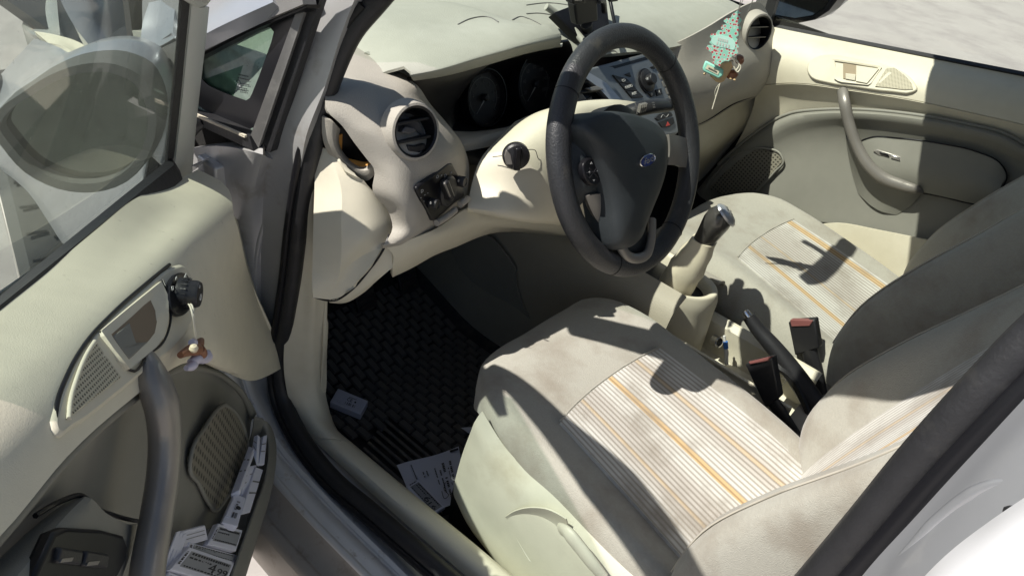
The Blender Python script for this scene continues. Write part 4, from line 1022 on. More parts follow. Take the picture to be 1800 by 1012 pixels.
tube('seat_rail', [Y(838, 930, .58), Y(870, 965, .575), Y(890, 990, .575)], .010, GLOSSB, DSEAT)
net('seat_base', [[P3(x, y, z) for x in (.33, 0, -.2)] for y, z in ((.58, .27), (.575, .40), (.13, .40), (.12, .27))], BLACK, DSEAT, su=2, sv=2, thick=.01, back=V((0, 0, -1)))
net('seat_base', [[P3(x, -y, z) for x in (.40, 0, -.2)] for y, z in ((.58, .27), (.575, .42), (.10, .42), (.10, .27))], BLACK, PSEAT, su=2, sv=2, thick=.01, back=V((0, 0, -1)))

# ================================================================== CONSOLE
tun = [[P3(x, y, z) for x in (1.02, .80, .62, .48, .36, .24)] for y, z in ((.135, .24), (.135, .40), (.125, .52), (.105, .58), (.075, .60))]
for r in tun:
    r[0].z += .10 * (r[0].z > .3); r[1].z += .06 * (r[1].z > .3)
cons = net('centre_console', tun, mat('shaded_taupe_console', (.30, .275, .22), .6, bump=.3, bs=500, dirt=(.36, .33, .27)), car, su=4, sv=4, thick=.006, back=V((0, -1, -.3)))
net('console_side', [[P3(x, -y, z) for x in (1.02, .80, .62, .48, .36, .24)] for y, z in ((.135, .24), (.135, .40), (.125, .52), (.105, .56), (.075, .57))], TAUPE, cons, su=4, sv=4, thick=.006, back=V((0, 1, -.3)))
lathe('carpet_fixing', [(.014, 0), (.014, .004), (.009, .004), (.007, .001), (0, .001)], Y(848, 463, .137), (0, 1, 0), TAUPE, cons, seg=20)
net('toe_board_side', [[Y(790, 430, .15), Y(850, 410, .145), Y(905, 470, .142)], [Y(815, 480, .148), Y(862, 490, .144), Y(912, 520, .142)], [Y(870, 520, .146), Y(905, 540, .144), Y(930, 560, .142)]], INSERT, cons, su=4, sv=4, thick=.004)
# gear gaiter surround
gz = .570
gl = [(.56, .082), (.43, .088), (.33, .072), (.26, .045), (.222, .010), (.215, -.025), (.235, -.055), (.30, -.072), (.43, -.085), (.56, -.085)]
def lip(k, dz): return [V((.34 + (x - .34) * k, y * k, gz + dz)) for x, y in gl]
go = cr1(lip(1, 0), 4)
net('gear_surround', [cr1(lip(1.03, -.33), 3), cr1(lip(1.02, -.05), 3), cr1(lip(1.0, -.006), 3), cr1(lip(.96, .004), 3), cr1(lip(.88, .002), 3), cr1(lip(.82, -.012), 3), cr1(lip(.80, -.05), 3)], CREAM, cons, su=2, sv=4, thick=.002, back=V((0, 0, -1)))
slab('gear_opening', lip(.84, -.022), .004, GLOSSB, cons)
gt0 = V((.300, .0, .550)); gt1 = V((.272, 0, .685))
gai = []
for k, (t, r) in enumerate(((0, .033), (.12, .032), (.3, .033), (.45, .033), (.6, .031), (.75, .028), (.88, .025), (1, .023))):
    c = gt0.lerp(gt1, t); wob = .0022 * (k % 2) * (t < .9)
    row = []
    for j in range(20):
        q = 2 * math.pi * j / 20; rr_ = (r + wob) * (1 + .05 * math.cos(4*q + .7 + t*2)); row.append(c + V((math.cos(q) * rr_ * 1.1, math.sin(q) * rr_, 0)))
    gai.append(row)
vs = [p for r in gai for p in r]; fs = [(i*20 + j, i*20 + (j+1) % 20, (i+1)*20 + (j+1) % 20, (i+1)*20 + j) for i in range(7) for j in range(20)] + [tuple(range(20)), tuple(7*20 + j for j in range(20))]
gear = new('gear_lever', vs, fs, mat('cream_gaiter_leather', (.62, .57, .44), .6, bump=.2, bs=500, dirt=(.45, .40, .30), dscale=20, dmin=.55, dmax=.8), car, angle=60)
kb = V((.272, 0, .683)); ka2 = V((-.25, .05, 1)).normalized()
lathe('gear_knob', [(.021, -.004), (.0215, .010), (.024, .030), (.0265, .050), (.0255, .066), (.019, .077), (.010, .081), (0, .082)], kb, ka2, mat('satin_black_knob', (.05, .048, .045), .3, coat=.4), gear, seg=28, sx=1.0, sy=.95)
kt = kb + ka2 * .058
kn2 = (CAM - kt).normalized()
kc2 = V((-.55, -.35, .75)).normalized()
lathe('knob_cap', [(.0235, .0), (.0225, .004), (.017, .0085), (.008, .0105), (0, .011)], kb + ka2 * .056 + kc2 * .0165, kc2, mat('satin_aluminium_cap', (.55, .56, .58), .35, metal=.7), gear, seg=28, sx=1.25, sy=.95, up=ka2)
ku2, kv2, _ = frame(kc2, ka2)
for s, a, b in (('1', -.008, .008), ('3', 0, .009), ('5', .008, .008), ('2', -.007, -.006), ('4', .001, -.007), ('R', .009, -.006)):
    text('gear_number', s, kb + ka2*.056 + kc2 * .0276 - kv2 * a + ku2 * b, -kv2, ku2, .0075, INK, gear)
# tray behind the lever
for nm, q in (('console_tray', [[P3(.27, y, z), P3(.06, y, z), P3(-.02, y, z)] for y, z in ((.075, .50), (.068, .50), (.062, .42), (-.055, .42), (-.062, .505), (-.07, .505))]),):
    tray = net(nm, q, CREAM, cons, su=3, sv=4, thick=.004, back=V((0, 0, -1)))
net('console_rear', [[P3(x, y, z) for x in (-.02, -.2, -.5)] for y, z in ((.085, .25), (.08, .43), (.05, .455), (-.05, .455), (-.08, .43), (-.085, .25))], TAUPE, cons, su=3, sv=4, thick=.006, back=V((0, 0, -1)))
ring('power_socket', [(.0125, .0), (.0125, .004), (.009, .005), (.009, -.01), (.0125, -.01)], X(1262, 600, .183), (-1, .3, .35), CHROME, cons, seg=24)
lathe('power_socket', [(.009, .002), (0, .001)], X(1262, 600, .183), (-1, .3, .35), GLOSSB, cons, seg=20)
pen = tag(empty('ballpoint_pen', Y(1276, 618, -.02)), 'white and blue pen standing in the tray beside the handbrake', 'pen')
tube('barrel', [Y(1277, 640, -.02), Y(1275.5, 612, -.02), Y(1274, 600, -.02)], .0042, PRINTW, pen, sub=3)
tube('grip', [Y(1276.3, 612, -.0199), Y(1275, 600, -.0199)], .0050, PENB, pen, sub=3)
tube('clip', [Y(1274, 600, -.02), Y(1273, 590, -.02)], .0028, PRINTW, pen, sub=3)
# handbrake
hp = [Y(1316, 556, .0), Y(1332, 578, -.002), Y(1360, 610, -.004), Y(1395, 655, -.006), Y(1425, 700, -.008), Y(1450, 745, -.008)]
hb = tube('handbrake', hp, [.0125, .0145, .0165, .0195, .022, .023], BLACK, car, up=(0, 1, 0), flat=1.0, seg=16)
hd = (hp[0] - hp[1]).normalized()
lathe('release_button', [(.0075, -.004), (.0075, .008), (.0065, .011), (0, .0115)], hp[0] + hd * .002, hd, CHROME, hb, seg=20)
net('handbrake_boot', [[Y(1352, 640, .02), Y(1385, 660, .02), Y(1420, 720, .02), Y(1440, 780, .02)], [Y(1370, 620, -.004), Y(1400, 650, -.006), Y(1430, 700, -.008), Y(1455, 750, -.008)], [Y(1385, 640, -.03), Y(1410, 665, -.03), Y(1435, 710, -.03), Y(1458, 760, -.03)]], BLACK, hb, su=4, sv=3, thick=.01)
ring('buckle_wire', [(.010, 0), (.0105, .0012), (.0095, .0012)], Y(1368, 672, .035), (-.5, .8, .2), SATIN, hb, seg=20, sx=.8, sy=1.5)
# belt buckles
def buckle(q, y, y2):
    (x0, y0), (x1, y1), (x2, y2_), (x3, y3) = q
    a = [Y(px, py, y) for px, py in q]
    b = slab('seat_belt_buckle', a, .020, BLACK, car, .003)
    return b
b1 = buckle(((1309, 640), (1357, 629), (1370, 700), (1345, 716)), .095, 0)
slab('release_button', [Y(1314, 638, .0965) + V((0, 0, .004)), Y(1353, 629, .0965) + V((0, 0, .004)), Y(1349, 634, .0985), Y(1318, 640, .0985)], .014, RED, b1, .001)
tube('buckle_stalk', [Y(1355, 700, .085), Y(1372, 725, .085), Y(1400, 770, .085)], .014, BLACK, b1, up=(0, 1, 0), flat=.5)
b2 = buckle(((1385, 566), (1432, 562), (1440, 612), (1397, 625)), -.085, 0)
slab('release_button', [Y(1388, 563, -.084) + V((0, 0, .001)), Y(1429, 563, -.084), Y(1423, 573, -.083), Y(1391, 574, -.083)], .014, RED, b2, .001)
tube('buckle_stalk', [Y(1420, 605, -.095), Y(1428, 635, -.095), Y(1440, 690, -.095)], .017, BLACK, b2, up=(0, 1, 0), flat=.6)
# pedals, dim under the dash
for px, py, x in ((640, 520, .86), (715, 490, .86), (775, 455, .88)):
    c = X(px, py, x)
    pd = box('pedal', c, (0, 1, 0), (.45, 0, .9), (-.9, 0, .45), .055 if x < .87 else .045, .065, .012, RUBBER, car, .003)
    for k in range(4): box('pedal_rib', c + V((-.9, 0, .45)) * .0075 + V((.45, 0, .9)) * (.014 * (k - 1.5)), (0, 1, 0), (.45, 0, .9), (-.9, 0, .45), .045, .005, .004, MATB, pd)
    tube('pedal_arm', [c + V((.008, 0, 0)), c + V((.06, 0, .10)), c + V((.08, 0, .25))], .008, BLACK, pd)

# ================================================================== PASSENGER DOOR
pu = [[(1322, 40), (1400, 54), (1500, 73), (1600, 92), (1700, 111), (1800, 130), (1960, 161)],
      [(1326, 52), (1404, 62), (1504, 81), (1604, 100), (1704, 120), (1804, 140), (1964, 171)],
      [(1330, 80), (1406, 82), (1506, 100), (1606, 119), (1706, 140), (1806, 160), (1966, 192)],
      [(1330, 115), (1400, 112), (1500, 128), (1600, 147), (1700, 168), (1806, 190), (1966, 224)],
      [(1330, 150), (1396, 146), (1496, 158), (1596, 174), (1700, 196), (1806, 220), (1966, 256)]]
PD = net('door', [[PS(*p) for p in r] for r in pu], CREAM, car, su=5, sv=4, thick=.01)
lo = [[(1330, 152), (1396, 148), (1496, 160), (1596, 176), (1700, 198), (1806, 222), (1966, 258)],
      [(1325, 185), (1394, 165), (1496, 175), (1596, 190), (1702, 212), (1806, 238), (1966, 276)],
      [(1290, 262), (1392, 196), (1494, 193), (1596, 200), (1700, 218), (1806, 250), (1966, 300)]]
net('trim_panel', [[PS(*p, 0 if i == 0 else (-.018 if i == 2 else -.012)) for p in r] for i, r in enumerate(lo)], CREAM, PD, su=5, sv=4, thick=.008)
crease = [(1225, 335), (1262, 290), (1312, 245), (1390, 199), (1440, 193), (1494, 192), (1596, 200), (1700, 218), (1770, 236), (1806, 256), (1900, 300)]
inn_rows = [[PS(x, y, -.014) for x, y in crease],
            [PS(x, y, .008) for x, y in [(1230, 345), (1268, 300), (1318, 256), (1392, 207), (1442, 200), (1496, 199), (1596, 207), (1698, 226), (1764, 244), (1800, 264), (1890, 305)]],
            [PS(x, y, -.002) for x, y in [(1240, 352), (1280, 315), (1330, 280), (1400, 240), (1450, 228), (1505, 225), (1600, 235), (1695, 253), (1758, 270), (1795, 290), (1880, 330)]],
            [PS(x, y, .0) for x, y in [(1260, 390), (1310, 365), (1360, 345), (1420, 320), (1470, 320), (1530, 325), (1610, 335), (1690, 345), (1750, 355), (1790, 365), (1870, 390)]],
            [PS(x, y, .0) for x, y in [(1290, 430), (1340, 420), (1390, 405), (1440, 390), (1480, 396), (1530, 403), (1600, 416), (1680, 432), (1750, 445), (1790, 455), (1870, 475)]]]
net('trim_insert', inn_rows, INSERT, PD, su=4, sv=4, thick=.008)
tube('insert_lip', [PS(x, y, -.006) for x, y in crease[1:]], .0042, INSERT, PD, seg=8)
bt = [[(1290, 432), (1390, 406), (1470, 392), (1540, 404), (1620, 420), (1700, 436), (1800, 456)],
      [(1300, 470), (1395, 440), (1480, 425), (1545, 440), (1622, 458), (1700, 475), (1800, 495)],
      [(1320, 540), (1410, 510), (1490, 495), (1550, 510), (1630, 530), (1700, 545), (1800, 570)]]
net('door_pocket', [[PS(*p, .035) for p in r] for r in bt], CREAM, PD, su=4, sv=3, thick=.008)
# armrest panel with window switch
ar = [[(1512, 250), (1526, 243), (1580, 243), (1650, 252), (1720, 268), (1756, 285), (1770, 312)],
      [(1522, 268), (1540, 258), (1590, 262), (1650, 272), (1715, 288), (1745, 302), (1762, 322)],
      [(1540, 300), (1560, 300), (1600, 305), (1650, 315), (1700, 325), (1735, 333), (1755, 340)],
      [(1570, 330), (1600, 333), (1620, 337), (1655, 345), (1695, 354), (1725, 360), (1740, 364)]]
net('armrest', [[PS(*p, (.012 if i == 0 else .020 if i == 1 else .03 if i == 2 else .02)) for p in r] for i, r in enumerate(ar)], INSERT, PD, su=4, sv=4, thick=.006)
ol = [(1514, 262), (1512, 250), (1526, 243), (1580, 243), (1650, 252), (1720, 268), (1756, 285), (1770, 312), (1762, 330)]
tube('armrest_gap', [PS(x, y, .0125) for x, y in ol], .0016, GLOSSB, PD, seg=6)
tube('armrest_gap', [PS(x, y, .016) for x, y in ((1623, 340), (1660, 347), (1700, 357), (1740, 364))], .0016, GLOSSB, PD, seg=6)
wsw = slab('window_switch', [PS(x, y, .026) for x, y in ((1534, 266), (1542, 263), (1582, 275), (1590, 283), (1584, 287), (1544, 274))], .008, SATIN, PD, .002)
slab('rocker', [PS(x, y, .029) for x, y in ((1545, 267), (1560, 271), (1563, 277), (1548, 271))], .005, GLOSSB, wsw, .001)
slab('rocker', [PS(x, y, .030) for x, y in ((1565, 272), (1580, 277), (1582, 283), (1566, 278))], .005, CHROME, wsw, .001)
# release handle bezel
bz = [(1418, 122), (1424, 106), (1440, 97), (1462, 95), (1510, 103), (1556, 113), (1590, 128), (1606, 143), (1612, 158), (1604, 163), (1570, 162), (1500, 153), (1450, 145), (1426, 137)]
bez = slab('handle_bezel', [PS(x, y, .006) for x, y in bz], .012, CREAM, PD, .003, smooth=3)
band('bezel_lip', lerp_loop([PS(x, y, .0085) for x, y in ((1462, 103), (1551, 117), (1529, 150), (1475, 144), (1466, 138))], 30), lerp_loop([PS(x, y, .0065) for x, y in ((1467, 107), (1544, 119), (1525, 146), (1478, 140), (1471, 136))], 30), CREAM, bez, .006)
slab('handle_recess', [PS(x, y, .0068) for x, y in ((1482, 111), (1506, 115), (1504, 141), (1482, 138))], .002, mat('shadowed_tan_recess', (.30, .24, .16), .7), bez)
slab('release_lever', [PS(x, y, .0105) for x, y in ((1505, 115), (1545, 121), (1524, 147), (1504, 143))], .006, CREAM, bez, .001)
slab('release_lever', [PS(x, y, .0095) for x, y in ((1486, 129), (1504, 131), (1503, 142), (1486, 139))], .004, CREAM, bez, .001)
slab('speaker_mesh', [PS(x, y, .0075) for x, y in ((1558, 120), (1572, 119), (1590, 132), (1602, 146), (1605, 157), (1590, 158), (1538, 152))], .002, GRC, bez, .0008, uvbox=True)
# pull handle
ph = [PS(1481, 160, -.004), PS(1484, 178, .022), PS(1492, 215, .036), PS(1506, 255, .042), PS(1526, 290, .044), PS(1550, 312, .040), PS(1585, 326, .034), PS(1612, 334, .028), PS(1622, 339, .018)]
tube('pull_handle', ph, [.0135, .0135, .0130, .0130, .0140, .0150, .0140, .0105, .004], SATIN, PD, up=(0, 1, 0), flat=.8, seg=16, sub=8)
net('handle_pod', [[PS(1486, 240, .010), PS(1500, 262, .034), PS(1520, 292, .038), PS(1550, 318, .034), PS(1600, 338, .026), PS(1618, 342, .012)], [PS(1494, 290, .004), PS(1506, 305, .014), PS(1525, 325, .018), PS(1552, 345, .016), PS(1585, 358, .010), PS(1600, 362, .004)], [PS(1508, 340, .0), PS(1518, 350, .004), PS(1532, 362, .006), PS(1550, 372, .005), PS(1566, 376, .002), PS(1575, 378, .0)]], INSERT, PD, su=4, sv=4, thick=.004)
slab('speaker_mesh', [PS(x, y, .006) for x, y in ((1240, 330), (1270, 292), (1310, 265), (1345, 263), (1370, 272), (1375, 285), (1362, 300), (1330, 334), (1270, 342))], .003, GRD, PD, .001, uvbox=True)
tube('speaker_lip', [PS(x, y, .007) for x, y in ((1240, 330), (1270, 292), (1310, 264), (1345, 261), (1370, 269), (1377, 284), (1362, 302), (1330, 336))], .003, INSERT, PD, seg=8)
# window and outer skin
pw = [[Y(1320, 40, -.725), Y(1560, 84, -.725), Y(1800, 130, -.725), Y(2000, 168, -.725)]]
pw.append([p + V((-.05 - i*.02, .12, .42)) for i, p in enumerate(pw[0])])
net('window', pw, WGLASS, PD, su=4, sv=4, thick=.004)
strip('window_rubber', [Y(1340, 37, -.722), Y(1560, 80, -.722), Y(1810, 128, -.722), Y(2000, 165, -.722)], [Y(1340, 45, -.712), Y(1560, 86, -.712), Y(1810, 134, -.712), Y(2000, 170, -.712)], RUBBER, PD, .01)
net('door_skin', [[P3(x, -y, z) for x in (.75, .3, -.25)] for y, z in ((.735, .90), (.80, .8), (.83, .6), (.80, .25))], SILVER, PD, su=4, sv=4, thick=.002, back=V((0, 1, 0)))
# passenger side mirror, seen through the glass
mg = lambda x, y, d=0: Y(x, y, -.90 + d)
pm = slab('door_mirror', [mg(*p) for p in ((1352, -50), (1350, -10), (1345, 30), (1356, 38), (1400, 42), (1430, 36), (1455, 20), (1474, -5), (1486, -45))], .09, GLOSSB, car, .01)
slab('mirror_glass', [mg(x, y, .003) for x, y in ((1364, -50), (1362, -6), (1362, 26), (1398, 32), (1428, 27), (1449, 12), (1464, -10), (1474, -45))], .004, MIRR, pm)
slab('mirror_case', [mg(x, y, -.03) for x, y in ((1350, -60), (1346, 0), (1350, 32), (1400, 40), (1440, 32), (1470, 6), (1492, -50))], .10, SILVER, pm, .012)
strip('window_post', [Y(1337, 45, -.70), Y(1345, 15, -.695), Y(1360, -40, -.685)], [Y(1352, 45, -.70), Y(1362, 12, -.695), Y(1378, -40, -.685)], RUBBER, PD, .02)
strip('window_post', [Y(1318, 30, -.69), Y(1330, 0, -.685), Y(1345, -40, -.68)], [Y(1340, 45, -.70), Y(1347, 12, -.695), Y(1360, -40, -.685)], GREYTRIM, PD, .02)

# ================================================================== DRIVER DOOR, standing open
cols = [[(348, 298), (392, 322), (412, 380), (440, 490), (505, 641)],
        [(300, 322), (340, 350), (370, 415), (400, 530), (450, 668)],
        [(233, 352), (278, 378), (322, 440), (350, 540), (392, 652)],
        [(170, 403), (213, 434), (258, 500), (285, 590), (318, 640)],
        [(100, 461), (145, 494), (188, 560), (210, 650), (232, 700)],
        [(0, 543), (40, 578), (80, 645), (108, 730), (118, 802)],
        [(-150, 666), (-110, 704), (-70, 765), (-40, 850), (0, 942)],
        [(-320, 806), (-280, 845), (-240, 905), (-210, 985), (-170, 1095)]]
rows = [[DS(*cols[j][i]) for j in range(8)] for i in range(5)]
rows[4][0] = from_door(to_door(DP(505, 641, .618)) )
rows[3][0] = DP(440, 490, .655)
DD = net('door', rows, CREAM_D, car, su=5, sv=5, thick=.012)
DD['label'] = 'driver door standing open beside the sill'
# lower facet of the cream panel, towards the sill
flr = [[(440, 490), (400, 540), (352, 570), (300, 610)], [(505, 641), (450, 668), (392, 652), (318, 641)]]
net('trim_edge', [[DP(412, 380, .672), DP(440, 490, .656), DP(470, 560, .640), DP(505, 641, .6185)], [DP(420, 390, .70), DP(447, 495, .69), DP(476, 565, .68), DP(508, 640, .66)]], CREAM_D, DD, su=4, sv=3, thick=.004)
cr = [(443, 732), (428, 695), (395, 664), (345, 646), (300, 652), (232, 701), (118, 802), (0, 941), (-130, 1080)]
r0 = [DS(x, y, -.010) for x, y in cr]; r0[0] = DP(443, 732, .648); r0[1] = DP(428, 695, .652)
r1 = [DS(x, y, -.022) for x, y in [(441, 745), (422, 712), (390, 682), (345, 664), (304, 668), (243, 716), (132, 818), (16, 955), (-112, 1092)]]; r1[0] = DP(441, 745, .655); r1[1] = DP(422, 712, .658)
r2 = [DS(x, y, -.016) for x, y in [(436, 790), (410, 780), (375, 775), (335, 775), (300, 780), (256, 800), (175, 870), (70, 990), (-60, 1120)]]; r2[0] = DP(436, 790, .65); r2[1] = DP(410, 780, .655)
r3 = [DP(x, y, yy) for x, y, yy in [(428, 840, .648), (395, 845, .652), (360, 855, .657), (325, 870, .662), (295, 885, .664), (260, 905, .664), (200, 960, .664), (110, 1050, .664), (-10, 1160, .664)]]
r4 = [DP(x, y, yy) for x, y, yy in [(420, 900, .655), (380, 920, .66), (340, 950, .664), (305, 985, .667), (275, 1010, .668), (250, 1030, .668), (210, 1070, .668), (130, 1140, .668), (20, 1240, .668)]]
INS = net('trim_insert', [r0, r1, r2, r3, r4], INSERT, DD, su=4, sv=4, thick=.008)
tube('insert_lip', [p for p in r0], .0045, INSERT, DD, seg=8)
# speaker mesh
spk = [(395, 711), (412, 722), (432, 762), (436, 778), (420, 830), (395, 880), (380, 897), (368, 885), (350, 850), (334, 815), (337, 795), (360, 752), (382, 720)]
ctr = to_door(r3[2]); 
def INSP(x, y, o): 
    # point on the insert, by blending the rows measured above
    t = max(0, min(1, (y - 660) / 240.0)); u = max(0, min(1, (x - 300) / 140.0))
    yy = (.6795 - .006*t) * (1-u) + (.660 - .008*t) * u
    return DP(x, y, yy - o)
slab('speaker_mesh', [INSP(x, y, .012) for x, y in spk], .004, GRD, DD, .001, smooth=2, uvbox=True)
tube('speaker_lip', [INSP(x, y, .012) for x, y in spk + spk[:1]], .0026, INSERT, DD, seg=8)
# handle bezel with release recess, switch and mesh
DBZ = lambda x, y, o: DS(x, y, o)
bz = [(345, 500), (350, 530), (338, 570), (318, 602), (262, 648), (200, 700), (130, 752), (105, 763), (97, 752), (100, 715), (118, 665), (150, 610), (200, 555), (260, 502), (300, 470), (328, 468)]
bez = slab('handle_bezel', [DBZ(x, y, .004) for x, y in bz], .014, CREAM, DD, .0035, smooth=3)
tube('bezel_gap', [DBZ(x, y, .0012) for x, y in ((98, 752), (100, 712), (118, 660), (150, 604), (200, 549), (260, 496), (298, 465))], .0018, GLOSSB, bez, seg=8)
inner = [(178, 581), (230, 538), (284, 494), (296, 520), (297, 555), (290, 590), (275, 610), (229, 648), (200, 612)]
inner2 = [(195, 588), (232, 556), (264, 526), (273, 545), (276, 565), (272, 585), (262, 598), (227, 632), (212, 612)]
o2, i2 = polar_match(inner, inner2, 36)
band('bezel_lip', [DBZ(*p, .0068) for p in o2], [DBZ(*p, .0046) for p in i2], CREAM, bez, .006)
tube('bezel_gap', [DBZ(x, y, .0045) for x, y in ((176, 582), (202, 616), (229, 650), (262, 622), (290, 596), (300, 560), (297, 522), (286, 492))], .0012, GLOSSB, bez, seg=6)
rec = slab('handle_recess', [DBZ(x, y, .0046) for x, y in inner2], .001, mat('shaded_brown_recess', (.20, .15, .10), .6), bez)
slab('release_lever', [DBZ(x, y, .0052) for x, y in ((199, 590), (228, 566), (240, 602), (262, 600), (228, 630), (212, 610))], .003, INSERT, bez, .001)  # the lever's shade is put into its colour by the darker insert plastic
slab('speaker_mesh', [DBZ(x, y, .0050) for x, y in ((168, 598), (214, 662), (175, 692), (118, 737), (120, 712), (132, 668), (150, 625))], .002, GRC, bez, .0008, uvbox=True)
tube('mesh_edge', [DBZ(x, y, .0046) for x, y in ((121, 735), (124, 705), (136, 662), (152, 624), (167, 600))], .0018, CREAM, bez, seg=8)
# mirror adjuster
ka = (from_door((0, -1, 0)) - from_door((0, 0, 0))).normalized()
kc = DBZ(321, 515, .008)
el = slab('mirror_switch', [DBZ(319 + 22*math.cos(a) + 4*math.sin(a)*0 , 516 + 38*math.sin(a), .0085) for a in [2*math.pi*k/28 for k in range(28)]], .006, GLOSSB, bez, .0015)
ka3 = (ka + V((.35, 0, .35))).normalized()
kp = DBZ(322, 515, .008)
lathe('mirror_knob', [(.0150, -.004), (.0150, .004), (.0136, .006), (.0134, .013), (.0120, .0158), (0, .0164)], kp, ka, BLACK, el, seg=32)
for k in range(20):
    q = 2*math.pi*k/20; u, v, a = frame(ka); c = kp + (u*math.cos(q) + v*math.sin(q)) * .0149 + a * .003
    box('knob_rib', c, u*math.cos(q) + v*math.sin(q), a, u*-math.sin(q) + v*math.cos(q), .0012, .006, .0012, BLACK, el)
dx_ = (from_door((1, 0, 0)) - from_door((0, 0, 0))).normalized()
text('switch_icon', '▷', DBZ(304, 507, .0092), dx_, (0, 0, 1), .009, PRINTW, el)
text('switch_icon', 'o', DBZ(310, 489, .0092), dx_, (0, 0, 1), .011, PRINTW, el)
text('switch_icon', '▽', DBZ(326, 489, .0092), dx_, (0, 0, 1), .009, PRINTW, el)
text('switch_icon', '°', kp + ka*.0162 + V((0, 0, .006)), dx_, (0, 0, 1), .012, ICON, el)
text('switch_icon', '۵', kp + ka*.0162 + V((0, 0, -.003)), dx_, (0, 0, 1), .010, PRINTW, el)
ring('switch_icon', [(.0036, 0), (.0036, .0003), (.0030, .0003), (.0030, 0)], kp + ka*.0161 - V((0, 0, .003)), ka, PRINTW, el, seg=8)
# pull handle
ph = [DS(250, 640, -.006), DP(266, 664, .632), DP(281, 700, .624), DP(290, 760, .620), DP(287, 830, .618), DP(275, 910, .616), DP(262, 985, .614), DP(254, 1050, .613), DP(250, 1120, .612)]
tube('pull_handle', ph, [.017, .0175, .018, .0172, .0168, .0168, .0172, .018, .018], SATIN, DD, up=ka, flat=.8, seg=18, sub=8)
# armrest with the window switches
ar = [[DP(118, 880, .655), DP(60, 925, .655), DP(0, 980, .655), DP(-80, 1060, .655)],
      [DP(150, 872, .640), DP(90, 935, .635), DP(40, 1000, .632), DP(-40, 1080, .63)],
      [DP(185, 900, .634), DP(150, 965, .628), DP(100, 1030, .625), DP(20, 1110, .623)],
      [DP(246, 920, .640), DP(225, 985, .632), DP(195, 1060, .628), DP(120, 1140, .625)]]
net('armrest', ar, INSERT, DD, su=4, sv=4, thick=.006)
tube('armrest_gap', [DP(62, 906, .650), DP(115, 877, .6465), DP(140, 870, .6435), DP(165, 890, .640), DP(200, 905, .640), DP(246, 916, .640)], .0020, GLOSSB, DD, seg=6)
swp = slab('window_switch', [DP(x, y, yy) for x, y, yy in ((98, 935, .6265), (118, 926, .6265), (180, 930, .6262), (218, 940, .6262), (226, 958, .6255), (222, 985, .625), (190, 1050, .6225), (100, 1080, .6215), (50, 1040, .624))], .01, GLOSSB, DD, .003)
for x, y in ((116, 983), (162, 989)):
    slab('rocker', [DP(x + a, y + b, .6215) for a, b in ((-6, -22), (32, -16), (28, 10), (-12, 6))], .008, BLACK, swp, .002)
    slab('rocker_edge', [DP(x + a, y + b, .6208) for a, b in ((-6, -2), (14, -4), (10, 3), (-10, 5))], .001, SATIN, swp)
# door pocket with its rim
prm = [(446, 733, .642), (462, 737, .630), (478, 752, .618), (486, 785, .609), (483, 830, .605), (470, 875, .605), (450, 940, .605), (430, 1003, .605), (400, 1100, .605)]
pin = [(446, 745, .645), (458, 752, .634), (468, 768, .622), (472, 795, .613), (467, 835, .610), (452, 880, .610), (431, 940, .610), (408, 1006, .610), (378, 1100, .610)]
po = [DP(*p) for p in prm]; pi_ = [DP(*p) for p in pin]
dn = V((0, 0, -1)); outw = (from_door((0, 1, 0)) - from_door((0, 0, 0)))
pk = [[p + dn*.16 + outw*.045 for p in pi_], [p + dn*.02 + outw*.004 for p in pi_], pi_, [(a + b)*.5 + V((0, 0, .006)) for a, b in zip(po, pi_)], po, [p + dn*.02 + outw*.002 for p in po], [p + dn*.16 + outw*.04 for p in po]]
net('door_pocket', pk, INSERT, DD, su=4, sv=4, thick=.002)
net('pocket_floor', [[p + dn*.13 + outw*.03 for p in pi_], [p + dn*.13 + outw*.09 for p in pi_]], INSERT, DD, su=3, sv=2, thick=.004)
# window glass, weather strip and front post
GZ = lambda x, y, o=0: PLN(x, y, from_door((.626, .742 - o, .898)), (from_door((.0784, 1, .28)) - from_door((0, 0, 0))))
gl_ = [[GZ(*p) for p in ((-320, 800), (-150, 664), (0, 541), (150, 418), (303, 300))],
       [GZ(*p) for p in ((-260, 600), (-130, 480), (20, 380), (160, 260), (312, 160))],
       [GZ(*p) for p in ((-200, 280), (-120, 150), (20, 60), (170, 60), (320, 20))],
       [GZ(*p) for p in ((-150, -60), (-60, -140), (60, -160), (200, -130), (322, -60))]]
net('window', gl_, DGLASS, DD, su=3, sv=3, thick=.004)
strip('window_rubber', [GZ(-320, 791, .004), GZ(-150, 651, .004), GZ(0, 528, .004), GZ(150, 405, .004), GZ(233, 337, .004), GZ(304, 280, .004)], [DS(-320, 809), DS(-150, 669), DS(0, 546), DS(150, 424), DS(233, 355), DS(308, 294)], RUBBER, DD, .02, smooth=3, lift=.003)
strip('window_rubber', [GZ(291, 318, .002), GZ(302, 200, .002), GZ(314, 80, .002), GZ(321, -20, .002)], [GZ(310, 308, .004), GZ(320, 200, .004), GZ(333, 80, .004), GZ(340, -20, .004)], RUBBER, DD, .003)
po_ = [[GZ(305, 310, .006), GZ(318, 200, .006), GZ(330, 80, .006), GZ(337, 8, .006)],
       [GZ(318, 312, .010), GZ(330, 200, .010), GZ(343, 80, .010), GZ(350, 14, .010)],
       [GZ(336, 304, .010), GZ(345, 200, .010), GZ(358, 80, .010), GZ(366, 12, .010)],
       [GZ(338, 305, .004), GZ(347, 200, .004), GZ(361, 80, .004), GZ(368, 14, .004)]]
net('window_frame', po_, POST, DD, su=4, sv=2, thick=.003)
slab('frame_corner', [GZ(*p, .011) for p in ((312, -12), (330, 2), (350, 16), (367, 12), (366, -2), (348, -24))], .03, POST, DD, .003)
